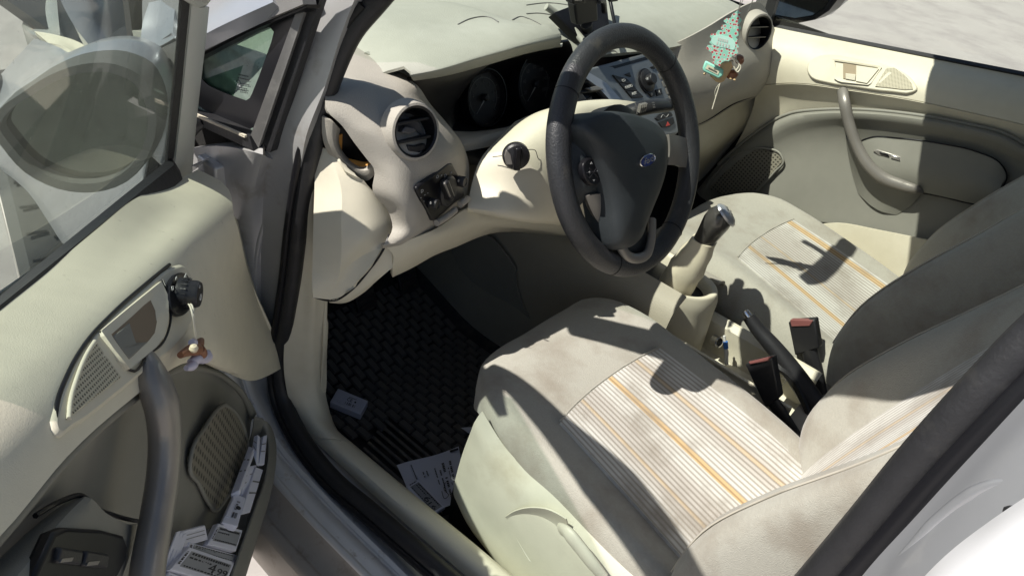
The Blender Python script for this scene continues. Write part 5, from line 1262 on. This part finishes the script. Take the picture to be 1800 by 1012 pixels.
# upper frame of the door, from the post back to the rear edge
top = [GZ(345, 0, 0), GZ(318, -55, 0)]
tf = [to_door(GZ(352, 4, 0))]
fz = tf[0]
tfp = [from_door((fz.x - dx_f, fz.y - dy_f, fz.z + dz_f)) for dx_f, dy_f, dz_f in ((.005, .002, .015), (.05, .022, .048), (.14, .055, .088), (.24, .074, .150), (.45, .085, .245), (.75, .085, .29), (.80, .06, .12))] + [from_door((-.25, .70, 1.02))]
tube('window_frame', tfp, [.012, .016, .021, .034, .030, .022, .030, .034], POST, DD, up=(0, 0, 1), flat=1.5)
# outer skin and bottom of the door
sk = []
for y, z in ((.748, .885), (.785, .85), (.835, .70), (.835, .50), (.80, .28), (.70, .27)):
    sk.append([from_door((x, y - (.02 if x > .7 else 0), z + (.626 - x) * (.28 if z > .8 else .05))) for x in (.765, .6, .3, 0, -.27)])
net('door_skin', sk, SILVER, DD, su=4, sv=4, thick=.002, back=-outw)
# door mirror outside, seen through the glass
MX = .63
mc = [(0, 190), (40, 160), (90, 128), (150, 108), (205, 108), (250, 128), (274, 170), (279, 220), (262, 275), (225, 318), (170, 336), (105, 330), (45, 300), (5, 255), (-15, 225)]
mo = cr1([DXP(x, y, MX) for x, y in mc], 3, True)
mi = cr1([DXP(139 + (x - 139) * .87, 222 + (y - 222) * .84, MX) for x, y in mc], 3, True)
fw = dx_
cN = sum(mo, V((0, 0, 0))) / len(mo)
n = len(mo); vs = []; fs = []
for pts, sc, d in ((mi, 1.0, .012), (mi, 1.01, -.006), (mo, .985, -.006), (mo, 1.0, .0), (mo, 1.02, .03), (mo, .90, .08), (mo, .6, .115), (mo, .2, .13)):
    c = sum(pts, V((0, 0, 0))) / n
    for p in pts: vs.append(c + (p - c)*sc + fw*d)
for i in range(7):
    for k in range(n): fs.append((i*n + k, i*n + (k+1) % n, (i+1)*n + (k+1) % n, (i+1)*n + k))
fs.append(tuple(7*n + k for k in range(n)))
dm = new('door_mirror', vs, fs, mat('grey_mirror_shell', (.075, .077, .072), .6), DD, angle=50)
vs = [p + fw*.010 for p in mi] + [p + fw*.014 for p in mi]
new('mirror_glass', vs, [tuple(range(n)), tuple(range(2*n-1, n-1, -1))] + [(k, (k+1) % n, n + (k+1) % n, n + k) for k in range(n)], mat('dark_reflection_mirror_glass', (.085, .10, .09), .05, metal=1.0, dirt=(.05, .055, .05), dscale=60, dmin=.5, dmax=.8), dm)  # the dark reflected scene is put into the mirror's colour
vs = []; fs = []
for sc, d in ((.97, .030), (1.03, .05), (.93, .095), (.62, .125), (.2, .14)):
    for p in mo: vs.append(cN + (p - cN)*sc + fw*d + V((0, 0, .004)))
for i in range(4):
    for k in range(n): fs.append((i*n + k, i*n + (k+1) % n, (i+1)*n + (k+1) % n, (i+1)*n + k))
fs.append(tuple(4*n + k for k in range(n)))
new('mirror_cover', vs, fs, SILVER, dm, angle=50)
slab('mirror_foot', [DXP(x, y, .66) for x, y in ((255, 190), (290, 170), (300, 240), (288, 300), (262, 275))], .06, SILVER, dm, .006)

# ================================================================== FRONT OF THE CAR, beyond the glass
WX = 1.50
arch = [Y(x, y, .845) for x, y in ((190, 470), (150, 455), (108, 425), (85, 390), (55, 345), (20, 312), (0, 298), (-60, 270))]
low = [Y(x, y, .848) for x, y in ((190, 470), (170, 445), (135, 405), (105, 370), (70, 330), (30, 300), (8, 288), (-55, 262))]
mid = [Y(x, y, .845) for x, y in ((225, 410), (205, 385), (170, 345), (135, 300), (95, 255), (45, 220), (10, 205), (-55, 185))]
upp = [Y(x, y, .80) for x, y in ((262, 250), (245, 215), (215, 160), (175, 130), (135, 118), (70, 130), (10, 160), (-60, 195))]
crs = [Y(x, y, .74) for x, y in ((240, 122), (228, 118), (205, 112), (178, 108), (150, 106), (118, 90), (85, 76), (60, 68))]
net('fender', [arch, low, mid, upp, crs], SILVER, car, su=4, sv=5, thick=.004)
wc = V((1.46, .74, .30))
fw_ = lathe('wheel', [(.20, -.08), (.285, -.09), (.302, -.07), (.306, 0), (.302, .07), (.285, .09), (.20, .085)], wc, (.28, 1, 0), TYRE, car, seg=48)
for k in range(5):
    pass
lathe('wheel_rim', [(.205, .085), (.200, .092), (.19, .070), (.17, .055), (.10, .06), (.05, .075), (0, .078)], wc, (.28, 1, 0), ALLOY, fw_, seg=40)
tg = []
u, v, a = frame((.28, 1, 0))
for k in range(36):
    q = 2*math.pi*k/36
    for s in (-.045, .0, .045):
        c = wc + (u*math.cos(q + s) + v*math.sin(q + s)) * .3065 + a * s
        t = -u*math.sin(q) + v*math.cos(q); tg.append([c - t*.003 - a*.018, c + t*.003 - a*.018, c + t*.003 + a*.018, c - t*.003 + a*.018])
joined('tread_groove', tg, BLACK, fw_)
net('wheel_arch', [[P3(1.46 + math.cos(q)*.37, y, .34 + math.sin(q)*.36) for q in [math.pi*k/8 for k in range(9)]] for y in (.40, .80)], BLACK, car, su=2, sv=2, thick=.01)
H0 = Y(168, 92, .70)
H1 = PLN(255, 42, H0, (1, .05, .9)); 
hood = [[Y(168, 92, .70), Y(132, 48, .71), Y(104, -5, .715), Y(85, -70, .72)],
        [Y(190, 68, .66), Y(170, 30, .67), Y(155, -20, .67), Y(150, -80, .67)],
        [Y(222, 46, .56), Y(215, 20, .57), Y(210, -25, .57), Y(210, -90, .57)],
        [Y(256, 42, .46), Y(258, 10, .46), Y(262, -30, .46), Y(270, -95, .46)],
        [Y(330, 20, .20), Y(340, -15, .2), Y(350, -60, .2), Y(360, -110, .2)]]
net('bonnet', hood, SILVER, car, su=5, sv=5, thick=.02)
net('wing_top', [[Y(60, 55, .70), Y(100, 62, .70), Y(140, 75, .70), Y(182, 102, .70)], [Y(85, 76, .74), Y(112, 82, .74), Y(150, 105, .74), Y(190, 112, .74)]], CREAM_D, car, su=4, sv=3, thick=.01)
slab('engine_cover', [Y(108, 62, .60), Y(140, 70, .60), Y(150, 80, .60), Y(112, 72, .60)], .08, CREAM, car, .004)
net('engine_bay', [[P3(x, y, z) for x in (1.1, 1.5, 1.9)] for y, z in ((.68, .80), (.3, .72), (-.3, .72), (-.68, .80))], BLACK, car, su=3, sv=3, thick=.02)
hl = net('headlight', [[Y(38, 45, .68), Y(60, 62, .70), Y(88, 66, .70), Y(106, 62, .70)], [Y(48, 20, .62), Y(65, 25, .64), Y(85, 28, .64), Y(103, 35, .64)], [Y(60, -10, .55), Y(75, -10, .56), Y(88, -8, .56), Y(100, 0, .56)]], mat('headlight_reflector', (.60, .60, .56), .25, metal=.6), car, su=4, sv=4, thick=.05)
slab('wiper_cowl', [Y(200, 92, .62), Y(215, 92, .62), Y(242, 102, .62), Y(232, 110, .62), Y(200, 104, .62)], .03, CREAM, car, .004)
net('scuttle', [[P3(1.0, .70, .90), P3(1.0, .4, .93), P3(1.02, 0, .93)], [P3(1.18, .70, .86), P3(1.18, .4, .88), P3(1.2, 0, .88)]], BLACK, car, su=3, sv=3, thick=.02)
net('windscreen_pillar', [[Y(262, 5, .74), Y(285, 0, .73), Y(310, -5, .72)], [Y(250, 45, .76), Y(275, 45, .75), Y(305, 40, .74)], [Y(249, 88, .78), Y(272, 85, .775), Y(305, 68, .765)], [Y(255, 94, .77), Y(275, 92, .765), Y(305, 76, .755)]], SILVER, car, su=4, sv=4, thick=.01)
net('window_surround', [[Y(236, 112, .80), Y(262, 96, .80), Y(312, 72, .80)], [Y(240, 150, .80), Y(270, 150, .80), Y(312, 140, .80)], [Y(275, 200, .80), Y(290, 200, .80), Y(312, 200, .80)]], GREYTRIM, car, su=3, sv=3, thick=.01)

# ================================================================== INTERIOR MIRROR AND HANGING THINGS
im = slab('rear_view_mirror', [P3(.40, .12, 1.235), P3(.40, -.12, 1.235), P3(.41, -.125, 1.27), P3(.41, -.10, 1.305), P3(.41, .10, 1.305), P3(.41, .125, 1.27)], .03, BLACK, car, .006, n=(-1, .2, -.1))
tube('mirror_stalk', [P3(.42, 0, 1.28), P3(.46, 0, 1.30), P3(.50, 0, 1.29)], .008, BLACK, im)

def HP(x, y, l=0): return PLN(x, y, HC + HN * l, HN)
HN = V((-.45, .85, .12)).normalized(); HC = V((.364, -.038, 1.016))
tr = tag(empty('air_freshener', HP(1275, 120)), 'mint tree-shaped card air freshener with red spots hanging in front of the dashboard', 'air freshener')
px0 = [(1299, 15), (1293, 22), (1287, 26), (1284, 33), (1275, 33), (1272, 38), (1278, 43), (1269, 45), (1267, 50), (1271, 54), (1262, 54), (1258, 60), (1250, 60), (1248, 65), (1252, 70), (1247, 75), (1252, 80), (1244, 80), (1241, 85), (1248, 91), (1252, 93), (1251, 101), (1255, 106), (1252, 112), (1258, 113), (1265, 118), (1268, 111), (1274, 107), (1281, 108), (1287, 98), (1294, 97), (1298, 92), (1295, 86), (1299, 83), (1295, 76), (1297, 70), (1293, 66), (1299, 62), (1297, 55), (1303, 50), (1299, 44), (1304, 36), (1300, 30), (1302, 22)]
def tree_mat():
    m = mat('mint_card_with_red_spots', (.30, .66, .54), .6, var=.1); nt, b, L = nodes(m)
    tc = nt.nodes.new('ShaderNodeTexCoord'); v = nt.nodes.new('ShaderNodeTexVoronoi'); v.inputs['Scale'].default_value = 165; v.inputs['Randomness'].default_value = .55
    L.new(tc.outputs['Object'], v.inputs['Vector'])
    r = nt.nodes.new('ShaderNodeMapRange'); r.inputs[1].default_value = .34; r.inputs[2].default_value = .40; r.inputs[3].default_value = 1; r.inputs[4].default_value = 0
    L.new(v.outputs['Distance'], r.inputs[0])
    r2 = nt.nodes.new('ShaderNodeMapRange'); r2.inputs[1].default_value = .45; r2.inputs[2].default_value = .51; r2.inputs[3].default_value = 1; r2.inputs[4].default_value = 0
    L.new(v.outputs['Distance'], r2.inputs[0])
    src = b.inputs['Base Color'].links[0].from_socket
    a = nt.nodes.new('ShaderNodeMix'); a.data_type = 'RGBA'; a.inputs[7].default_value = (.62, .72, .66, 1); L.new(r2.outputs[0], a.inputs[0]); L.new(src, a.inputs[6])
    c = nt.nodes.new('ShaderNodeMix'); c.data_type = 'RGBA'; c.inputs[7].default_value = (.50, .07, .09, 1); L.new(r.outputs[0], c.inputs[0]); L.new(a.outputs[2], c.inputs[6])
    L.new(c.outputs[2], b.inputs['Base Color']); return m
slab('card', [HP(*p) for p in px0], .0022, tree_mat(), tr)
slab('printed_band', [HP(*p, .0006) for p in ((1250, 70), (1258, 62), (1275, 64), (1287, 68), (1293, 78), (1290, 88), (1278, 85), (1262, 82), (1252, 77))], .0005, mat('pale_mint_print', (.52, .82, .74), .5), tr, smooth=2)
hx_ = (HP(1290, 75) - HP(1260, 68)).normalized(); hy_ = HN.cross(hx_)
for a, b, c, d in ((1262, 66, 1281, 71), (1260, 73, 1285, 80)):
    for k in range(5):
        x = a + (c - a) * k / 5; y = b + (d - b) * k / 5
        slab('printed_stroke', [HP(x, y, .0012), HP(x + 2.6, y + .8, .0012), HP(x + 1.6, y + 6, .0012), HP(x - .6, y + 5, .0012)], .0003, PRINTW, tr)
tube('cord', [HP(1298, 18), HP(1302, 2), HP(1306, -20), P3(.405, -.02, 1.235)], .0007, CORD, tr, seg=6)
tube('cord', [HP(1299, 18), HP(1306, 0), HP(1312, -20), P3(.405, -.03, 1.235)], .0006, CORD, tr, seg=6)
HC2 = HC - HN * .012
def H2(x, y, l=0): return PLN(x, y, HC2 + HN * l, HN)
wd = tag(empty('wooden_pendant', H2(1262, 185)), 'pale wooden pendant with a mint label and reed stick hanging under the tree card', 'air freshener')
slab('block', [H2(*p) for p in ((1262, 112), (1290, 106), (1288, 120), (1273, 143), (1266, 147), (1258, 144), (1247, 134))], .012, WOOD, wd, .003)
slab('label', [H2(*p, .006) for p in ((1240, 107), (1272, 123), (1271, 134), (1263, 139), (1236, 126), (1235, 120))], .006, MINT, wd, .0025)
slab('label_print', [H2(*p, .0068) for p in ((1244, 114), (1265, 125), (1262, 132), (1240, 121))], .0006, mat('cream_label_print', (.72, .68, .52), .6), wd)
lx = (H2(1265, 125) - H2(1244, 114)).normalized()
for k in range(9):
    x = 1246 + k*1.7; slab('printed_stroke', [H2(x, 118.6 + k*.85, .0072), H2(x + 1.1, 119.1 + k*.85, .0072), H2(x + .4, 121.9 + k*.85, .0072), H2(x - .7, 121.4 + k*.85, .0072)], .0003, INK, wd)
tube('reed', [H2(1266, 146), H2(1258, 172), H2(1252, 192)], .0012, CORD, wd, seg=8)
tube('reed', [H2(1264, 148), H2(1257, 160), H2(1258, 172)], .0006, CORD, wd, seg=6)
for pts in (((1288, 100), (1298, 112), (1302, 118), (1297, 127), (1290, 118), (1287, 108)), ((1293, 104), (1299, 116), (1294, 124))): tube('cord', [H2(*p, .004) for p in pts], .0014, CORD, wd, seg=8)
tube('cord', [H2(1294, 108), H2(1302, 48), H2(1318, 14), H2(1330, -20), P3(.405, -.05, 1.235)], .0009, CORD, wd, seg=6)
lathe('bead', [(0, -.008), (.006, -.005), (.0075, 0), (.006, .005), (0, .008)], H2(1300, 105, -.01), (0, .3, 1), BROWN, wd, seg=16, sx=1.1, sy=1.6)
lathe('bead', [(0, -.009), (.007, -.006), (.009, 0), (.007, .006), (0, .009)], H2(1287, 131, -.012), (0, .3, 1), BROWN, wd, seg=16, sx=1.3)
for p in ((1291, 140), (1284, 138), (1239, 130)): lathe('bead', [(0, -.003), (.003, 0), (0, .003)], H2(*p, -.004), (0, 0, 1), WOOD, wd, seg=12)

# phone cradle on the dash
pc = tag(empty('phone_holder', X(1030, 60, .655)), 'black phone holder standing on the dashboard behind the steering wheel', 'phone holder')
slab('clamp', [X(*p) for p in ((1006, -30, .62), (1028, -36, .62), (1030, 8, .62), (1008, 9, .62))], .02, BLACK, pc, .003)
slab('clamp_face', [X(*p) for p in ((1011, -4, .617), (1022, -6, .617), (1023, 3, .617), (1011, 2, .617))], .003, CHROME, pc, .001)
slab('back_plate', [X(*p) for p in ((1010, 8, .64), (1050, -20, .64), (1052, 38, .64), (1016, 46, .64))], .02, BLACK, pc, .004)
tube('arm', [X(1052, 2, .64), X(1060, 3, .655), X(1062, 20, .67)], .006, BLACK, pc)
tube('foot', [X(1030, 40, .65), X(1032, 52, .67), X(1034, 60, .69)], .012, BLACK, pc)
cb = tag(slab('cable_plug', [X(*p) for p in ((1072, -10, .66), (1086, -12, .66), (1087, 3, .66), (1074, 5, .66))], .01, BLACK, None, .002), 'small black plug lying at the top of the dash behind the phone holder', 'plug')

# figurine on a cord, looped over the mirror knob
fg = tag(empty('hanging_figurine', DP(345, 640, .635)), 'brown and lilac figurine with a white bead hanging by a cord from the mirror knob', 'figurine')
FY = .622
fpz = lambda x, y, o=0: DP(x, y, FY - o)
tube('cord', [DP(331, 534, .630), fpz(338, 552, .004), fpz(343, 580, .006), fpz(344.5, 603, .004)], .0008, CORD, fg, seg=6)
tube('cord', [DP(334, 534, .630), fpz(340, 550, .004), fpz(342, 580, .005), fpz(344, 603, .004)], .0008, CORD, fg, seg=6)
sw_ = 1 / 1400.0
def blob(name, pts, r, m): return tube(name, [fpz(*p) for p in pts], r, m, fg, seg=14, sub=5)
blob('body', ((317, 624, .002), (328, 618, .003), (343, 614, .004), (352, 618, .004)), [.003, .0046, .0065, .0060], BROWN)
blob('limb', ((345, 616, .004), (350, 604, .003), (354, 598, .002)), [.0055, .0048, .003], BROWN)
blob('limb', ((350, 614, .006), (354, 622, .007), (353, 628, .006)), [.0055, .0058, .003], BROWN)
blob('wing', ((334, 636, .003), (343, 632, .005), (352, 630, .004)), [.003, .005, .0045], LILAC)
blob('wing', ((352, 632, .003), (362, 626, .003), (366, 618, .002)), [.004, .0068, .0025], LILAC)
blob('wing', ((327, 647, .003), (336, 643, .005), (344, 638, .004)), [.0025, .0048, .003], LILAC)
blob('head', ((336, 602, .003), (340, 602, .003)), [.003, .0042], LILAC)
c = fpz(340.5, 612, .012); lathe('bead', [(0, -.0042), (.0030, -.003), (.0042, 0), (.0030, .003), (0, .0042)], c, (0, 0, 1), mat('ivory_bead', (.72, .62, .45), .35), fg, seg=18)

# ================================================================== FLOOR MAT
mo_ = [(556, 560), (560, 630), (575, 690), (600, 740), (640, 772), (670, 782), (730, 745), (800, 800), (850, 780), (930, 650), (900, 560), (800, 450), (680, 480), (600, 530)]
fm = tag(empty('floor_mat', (.65, .36, .245)), 'black rubber floor mat with a brick pattern in the driver footwell', 'floor mat')
def mz(x): return .247 + max(0, x - .70) * .30
mrows = [[P3(x, y, mz(x) + (.014 if y in (.605, .135) else 0)) for y in (.605, .585, .37, .16, .135)] for x in (.34, .36, .55, .70, .85, .98)]
for r in mrows[:1]:
    for p in r: p.z += .012
net('mat_base', mrows, MATB, fm, su=3, sv=4, thick=.006)
bl, bw, bh = .0345, .0150, .0065
px_, py_ = .0392, .0196
bme = None; cnt = 0; rest = []
cells = []
for iy in range(21):
    for ix in range(16):
        x = .385 + ix*px_ + (px_/2 if iy % 2 else 0); y = .175 + iy*py_
        if x > .97 or (x < .60 and y > .475): continue
        cells.append((x, y))
cells.sort(key=lambda c: (V((c[0], c[1], .25)) - CAM).length)
def block_mesh():
    a, b, h = bl/2, bw/2, bh; t = .0012
    v = [(-a, -b, 0), (a, -b, 0), (a, b, 0), (-a, b, 0), (-a+t, -b+t, h), (a-t, -b+t, h), (a-t, b-t, h), (-a+t, b-t, h)]
    f = [(4, 5, 6, 7), (0, 1, 5, 4), (1, 2, 6, 5), (2, 3, 7, 6), (3, 0, 4, 7)]
    return v, f
bv, bf = block_mesh()
shared = None
rv = []; rf = []
MATBK = mat('worn_rubber_block', (.12, .112, .102), .85, var=.3, bump=.2, bs=300, dirt=(.24, .21, .16), dscale=22, dmin=.50, dmax=.72)
for i, (x, y) in enumerate(cells):
    sl_ = math.atan(.30) if x > .70 else 0
    loc = V((x, y, mz(x) + .0005)); rot = Matrix.Rotation(-sl_, 4, 'Y') @ Matrix.Rotation(random.uniform(-.02, .02), 4, 'Z')
    if i < 300:
        if shared is None:
            o = new('mat_block', bv, bf, MATBK, fm, smooth=False); shared = o
        else:
            o = shared.copy(); COL.objects.link(o)
        o.matrix_basis = Matrix.Translation(loc) @ rot
    else:
        b = len(rv); rv += [loc + (rot @ V(q)) for q in bv]; rf += [tuple(b + k for k in f) for f in bf]
if rv: new('mat_relief', rv, rf, MATBK, fm, smooth=False)['kind'] = 'stuff'
# ribbed heel pad of the mat
for k in range(6):
    yy = .49 + k*.0165
    tube('mat_rib', [P3(.60 - k*.006, yy, mz(.6) + .003), P3(.55, yy, mz(.5) + .003), P3(.47 - k*.006, yy, mz(.5) + .003)], .0035, MATBK, fm, seg=8)
# grit on the carpet by the seat
gvv = []; gff = []
for i in range(900):
    p = V((random.uniform(.05, .45), random.uniform(.56, .645), .252)); s = random.uniform(.0006, .0022); b = len(gvv)
    gvv += [p + V((random.uniform(-s, s), random.uniform(-s, s), random.uniform(0, s))) for _ in range(4)]; gff += [(b, b+1, b+2), (b, b+2, b+3), (b, b+1, b+3), (b+1, b+2, b+3)]
net('carpet', [[P3(x, y, .246) for y in (.65, .6, .5)] for x in (.5, .2, -.2)], CARPET, car, su=2, sv=2, thick=.004)
tag(new('crumbs', gvv, gff, mat('pale_crumbs', (.34, .28, .19), .9, var=.5), None, smooth=False), 'scattered pale crumbs on the carpet beside the seat base', 'crumbs', kind='stuff')

# ================================================================== LOOSE PAPERS AND LABELS
def leaf(name, q, m, nx=6, ny=6, wob=.004, th=.0006):
    rows = []
    for i in range(ny):
        r = []
        for j in range(nx):
            p = bil(q, j/(nx-1), i/(ny-1)); r.append(p + V((0, 0, wob * math.sin(i*1.9 + j*1.3) * .6 + wob * math.cos(j*1.1))))
        rows.append(r)
    return net(name, rows, m, None, su=3, sv=3, thick=th)
LQ = [Z(697, 818, .262), Z(806, 785, .268), Z(822, 876, .262), Z(738, 905, .258)]
lf = leaf('paper_sheet', LQ, PAPER, wob=.002)
tag(lf, 'creased white printed sheet lying on the carpet beside the seat base', 'paper')
ldx = (LQ[3] - LQ[0]).normalized(); 
def bars(name, q, lines, m, parent, lift=.003, seed=1):
    rnd = random.Random(seed); out = []
    for (v0, v1, u0, u1) in lines:
        u = u0
        while u < u1:
            w_ = rnd.uniform(.012, .03); 
            if rnd.random() < .82:
                out.append([bil(q, a, b) + V((0, 0, lift)) for a, b in ((u, v0), (min(u + w_, u1), v0), (min(u + w_, u1), v1), (u, v1))])
            u += w_ + .008
    return joined(name, out, m, parent, th=.0002)
ql = [LQ[1], LQ[2], LQ[3], LQ[0]]
bars('print_lines', ql, [(.18, .215, .25, .75), (.30, .34, .22, .92), (.38, .405, .30, .8), (.46, .48, .30, .62), (.80, .815, .1, .8), (.24, .255, .3, .7), (.66, .68, .3, .42), (.60, .62, .3, .40)], INK, lf, .0055, 3)
tube('signature', [bil(ql, .62, .36) + V((0, 0, .006)), bil(ql, .74, .42) + V((0, 0, .006)), bil(ql, .86, .37) + V((0, 0, .006)), bil(ql, .90, .45) + V((0, 0, .006)), bil(ql, .75, .47) + V((0, 0, .006))], .0006, INK, lf, seg=6)
slab('print_block', [bil(ql, a, b) + V((0, 0, .0055)) for a, b in ((.05, .02), (.09, .02), (.09, .16), (.05, .16))], .0003, INK, lf)
sc = leaf('paper_scrap', [Z(810, 752, .262), Z(830, 750, .264), Z(832, 764, .262), Z(822, 760, .262)], PAPER, 3, 3, .001)
tag(sc, 'small torn white scrap of paper beside the front corner of the seat', 'paper')

def price_tag(label, q, th, style, price='', seed=0, n=None, group='white price labels in the door pocket', loc=None):
    """an electronic shelf label: white case, grey screen, print.  q: top-left, top-right, bottom-right, bottom-left"""
    t = slab('price_label', q, th, WHITE, None, .0012)
    tag(t, label, 'price label', group)
    nn = (q[1] - q[0]).cross(q[3] - q[0]).normalized()
    if nn.dot(CAM - q[0]) < 0: nn = -nn
    S = lambda u, v, l=.0004: bil(q, u, v) + nn * l
    xd = (q[1] - q[0]).normalized(); yd = (q[0] - q[3]).normalized(); hgt = (q[0] - q[3]).length; wid = (q[1] - q[0]).length
    def bar(u0, v0, u1, v1, m, l=.0008): return [S(u0, v0, l), S(u1, v0, l), S(u1, v1, l), S(u0, v1, l)]
    rnd = random.Random(seed)
    if style == 'front':
        slab('screen', [S(.08, .14), S(.94, .14), S(.94, .80), S(.08, .80)], .0004, EINK, t)
        qs = []; u = .12
        while u < .88:
            w_ = rnd.uniform(.02, .05); qs.append(bar(u, .18, u + w_, .27, INK)); u += w_ + .015
        u = .12
        while u < .5:
            w_ = rnd.uniform(.02, .06); qs.append(bar(u, .36, u + w_, .42, INK)); u += w_ + .02
        u = .12
        while u < .9:
            w_ = rnd.uniform(.02, .06); qs.append(bar(u, .72, u + w_, .77, INK)); u += w_ + .02
        for k in range(9): qs.append(bar(.02, .2 + k*.06, .05, .2 + k*.06 + (.02 + .02*(k % 3)), INK))
        joined('print', qs, INK, t, th=.0002)
        if price:
            a, b = price.split(',')
            qtext('price', a, S, .52, .34, .66, .70, INK, t); qtext('price', b, S, .70, .44, .92, .70, INK, t)
    elif style == 'back':
        qs = []
        for k in range(18):
            if rnd.random() < .75: qs.append(bar(.42 + k*.018, .60, .42 + k*.018 + rnd.uniform(.006, .012), .78, INK))
        for k in range(6): qs.append(bar(.45 + k*.04, .22, .47 + k*.04, .27, INK))
        joined('print', qs, INK, t, th=.0002)
        qtext('printed_mark', 'CE', S, .42, .32, .58, .52, INK, t)
        lathe('printed_dot', [(hgt*.05, 0), (hgt*.05, .0008), (0, .0008)], S(.68, .42, 0), nn, INK, t, seg=14)
        slab('clip_slot', [S(.06, .2, .0012), S(.30, .2, .0012), S(.30, .8, .0012), S(.06, .8, .0012)], .0012, WHITE, t, .0004)
    elif style == 'edge':
        joined('print', [bar(.1 + .0*k, .3 + k*.25, .9, .33 + k*.25, INK) for k in range(2)], GREYTRIM, t, th=.0002)
    return t
# on the leaflet and on the mat
price_tag('white price label reading 6,16 lying face up on the printed sheet', [Z(712, 851, .272), Z(740, 840, .275), Z(782, 892, .272), Z(758, 904, .269)][::-1] if False else [Z(735, 841, .276), Z(783, 890, .273), Z(760, 905, .270), Z(713, 854, .273)], .008, 'front', '6,16', 3, group=None)
price_tag('stack of white label cards lying face down on the ribbed heel pad', [Z(594, 682, .280), Z(647, 704, .276), Z(634, 728, .272), Z(580, 706, .276)], .018, 'back', '', 5, group=None)
# in the door pocket
def Q(*p): return [DP(*c) for c in p]
G = 'white price labels in the door pocket'
price_tag('white price label reading 4,99 lying on top in the near end of the pocket', Q((333, 960, .6335), (413, 988, .612), (396, 1030, .608), (300, 1000, .634)), .008, 'front', '4,99', 11)
price_tag('grey screened label half under the 4,99 label in the door pocket', Q((333, 952, .640), (418, 975, .614), (412, 990, .613), (330, 968, .640)), .008, 'front', '', 12)
price_tag('upright label with grey printed screen midway along the door pocket', Q((384, 919, .6305), (427, 931, .614), (415, 968, .611), (366, 956, .630)), .008, 'front', '', 13)
price_tag('label turned back to front with a CE mark in the door pocket', Q((412, 866, .629), (432, 874, .614), (418, 925, .611), (390, 917, .6295)), .010, 'back', '', 14)
price_tag('white label standing edge on against the speaker in the door pocket', Q((437, 783, .637), (447, 787, .628), (421, 860, .622), (405, 868, .633)), .008, 'edge', '', 15)
price_tag('thick white label leaning on the outer rim of the door pocket', Q((450, 820, .621), (463, 825, .614), (440, 900, .612), (424, 904, .619)), .010, 'edge', '', 16)
price_tag('pale label tucked behind the thick leaning label in the door pocket', Q((434, 820, .629), (452, 816, .622), (440, 862, .620), (424, 872, .628)), .006, 'edge', '', 17)
price_tag('narrow label on edge at the front end of the pocket next to the speaker mesh', Q((446, 766, .634), (453, 763, .6275), (450, 816, .620), (442, 790, .632)), .008, 'edge', '', 18)
price_tag('narrow label on edge at the front tip of the door pocket, against the rim', Q((462, 766, .624), (470, 763, .6175), (465, 816, .6125), (455, 816, .618)), .006, 'edge', '', 19)
price_tag('creased white card lying face down behind the 4,99 label', Q((318, 934, .645), (361, 922, .636), (366, 948, .633), (326, 960, .642)), .005, 'edge', '', 20)
for k, (a, l) in enumerate(((0, 'first of three white slips fanned out beside the pull handle'), (6, 'middle one of three white slips fanned out beside the pull handle'), (12, 'last of three white slips fanned out, nearest the creased card'))):
    q4 = Q((311 + a, 934 + a*.3, .646 - k*.002), (318 + a, 932 + a*.3, .643 - k*.002), (294 + a, 1012, .640 - k*.002), (280 + a, 1014, .643 - k*.002))
    tag(slab('price_slip', q4, .002, WHITE, None, .0004), l, 'paper slip', 'white slips beside the pull handle')
price_tag('white label at the bottom of the picture under the 4,99 label', Q((298, 1004, .636), (345, 1022, .624), (335, 1060, .620), (280, 1040, .634)), .008, 'front', '', 21)

# nothing sits deeper than thing > part > sub-part
def depth(o):
    n = 1
    while o.parent: n += 1; o = o.parent
    return n
for o in list(COL.objects):
    while depth(o) > 3: o.parent = o.parent.parent
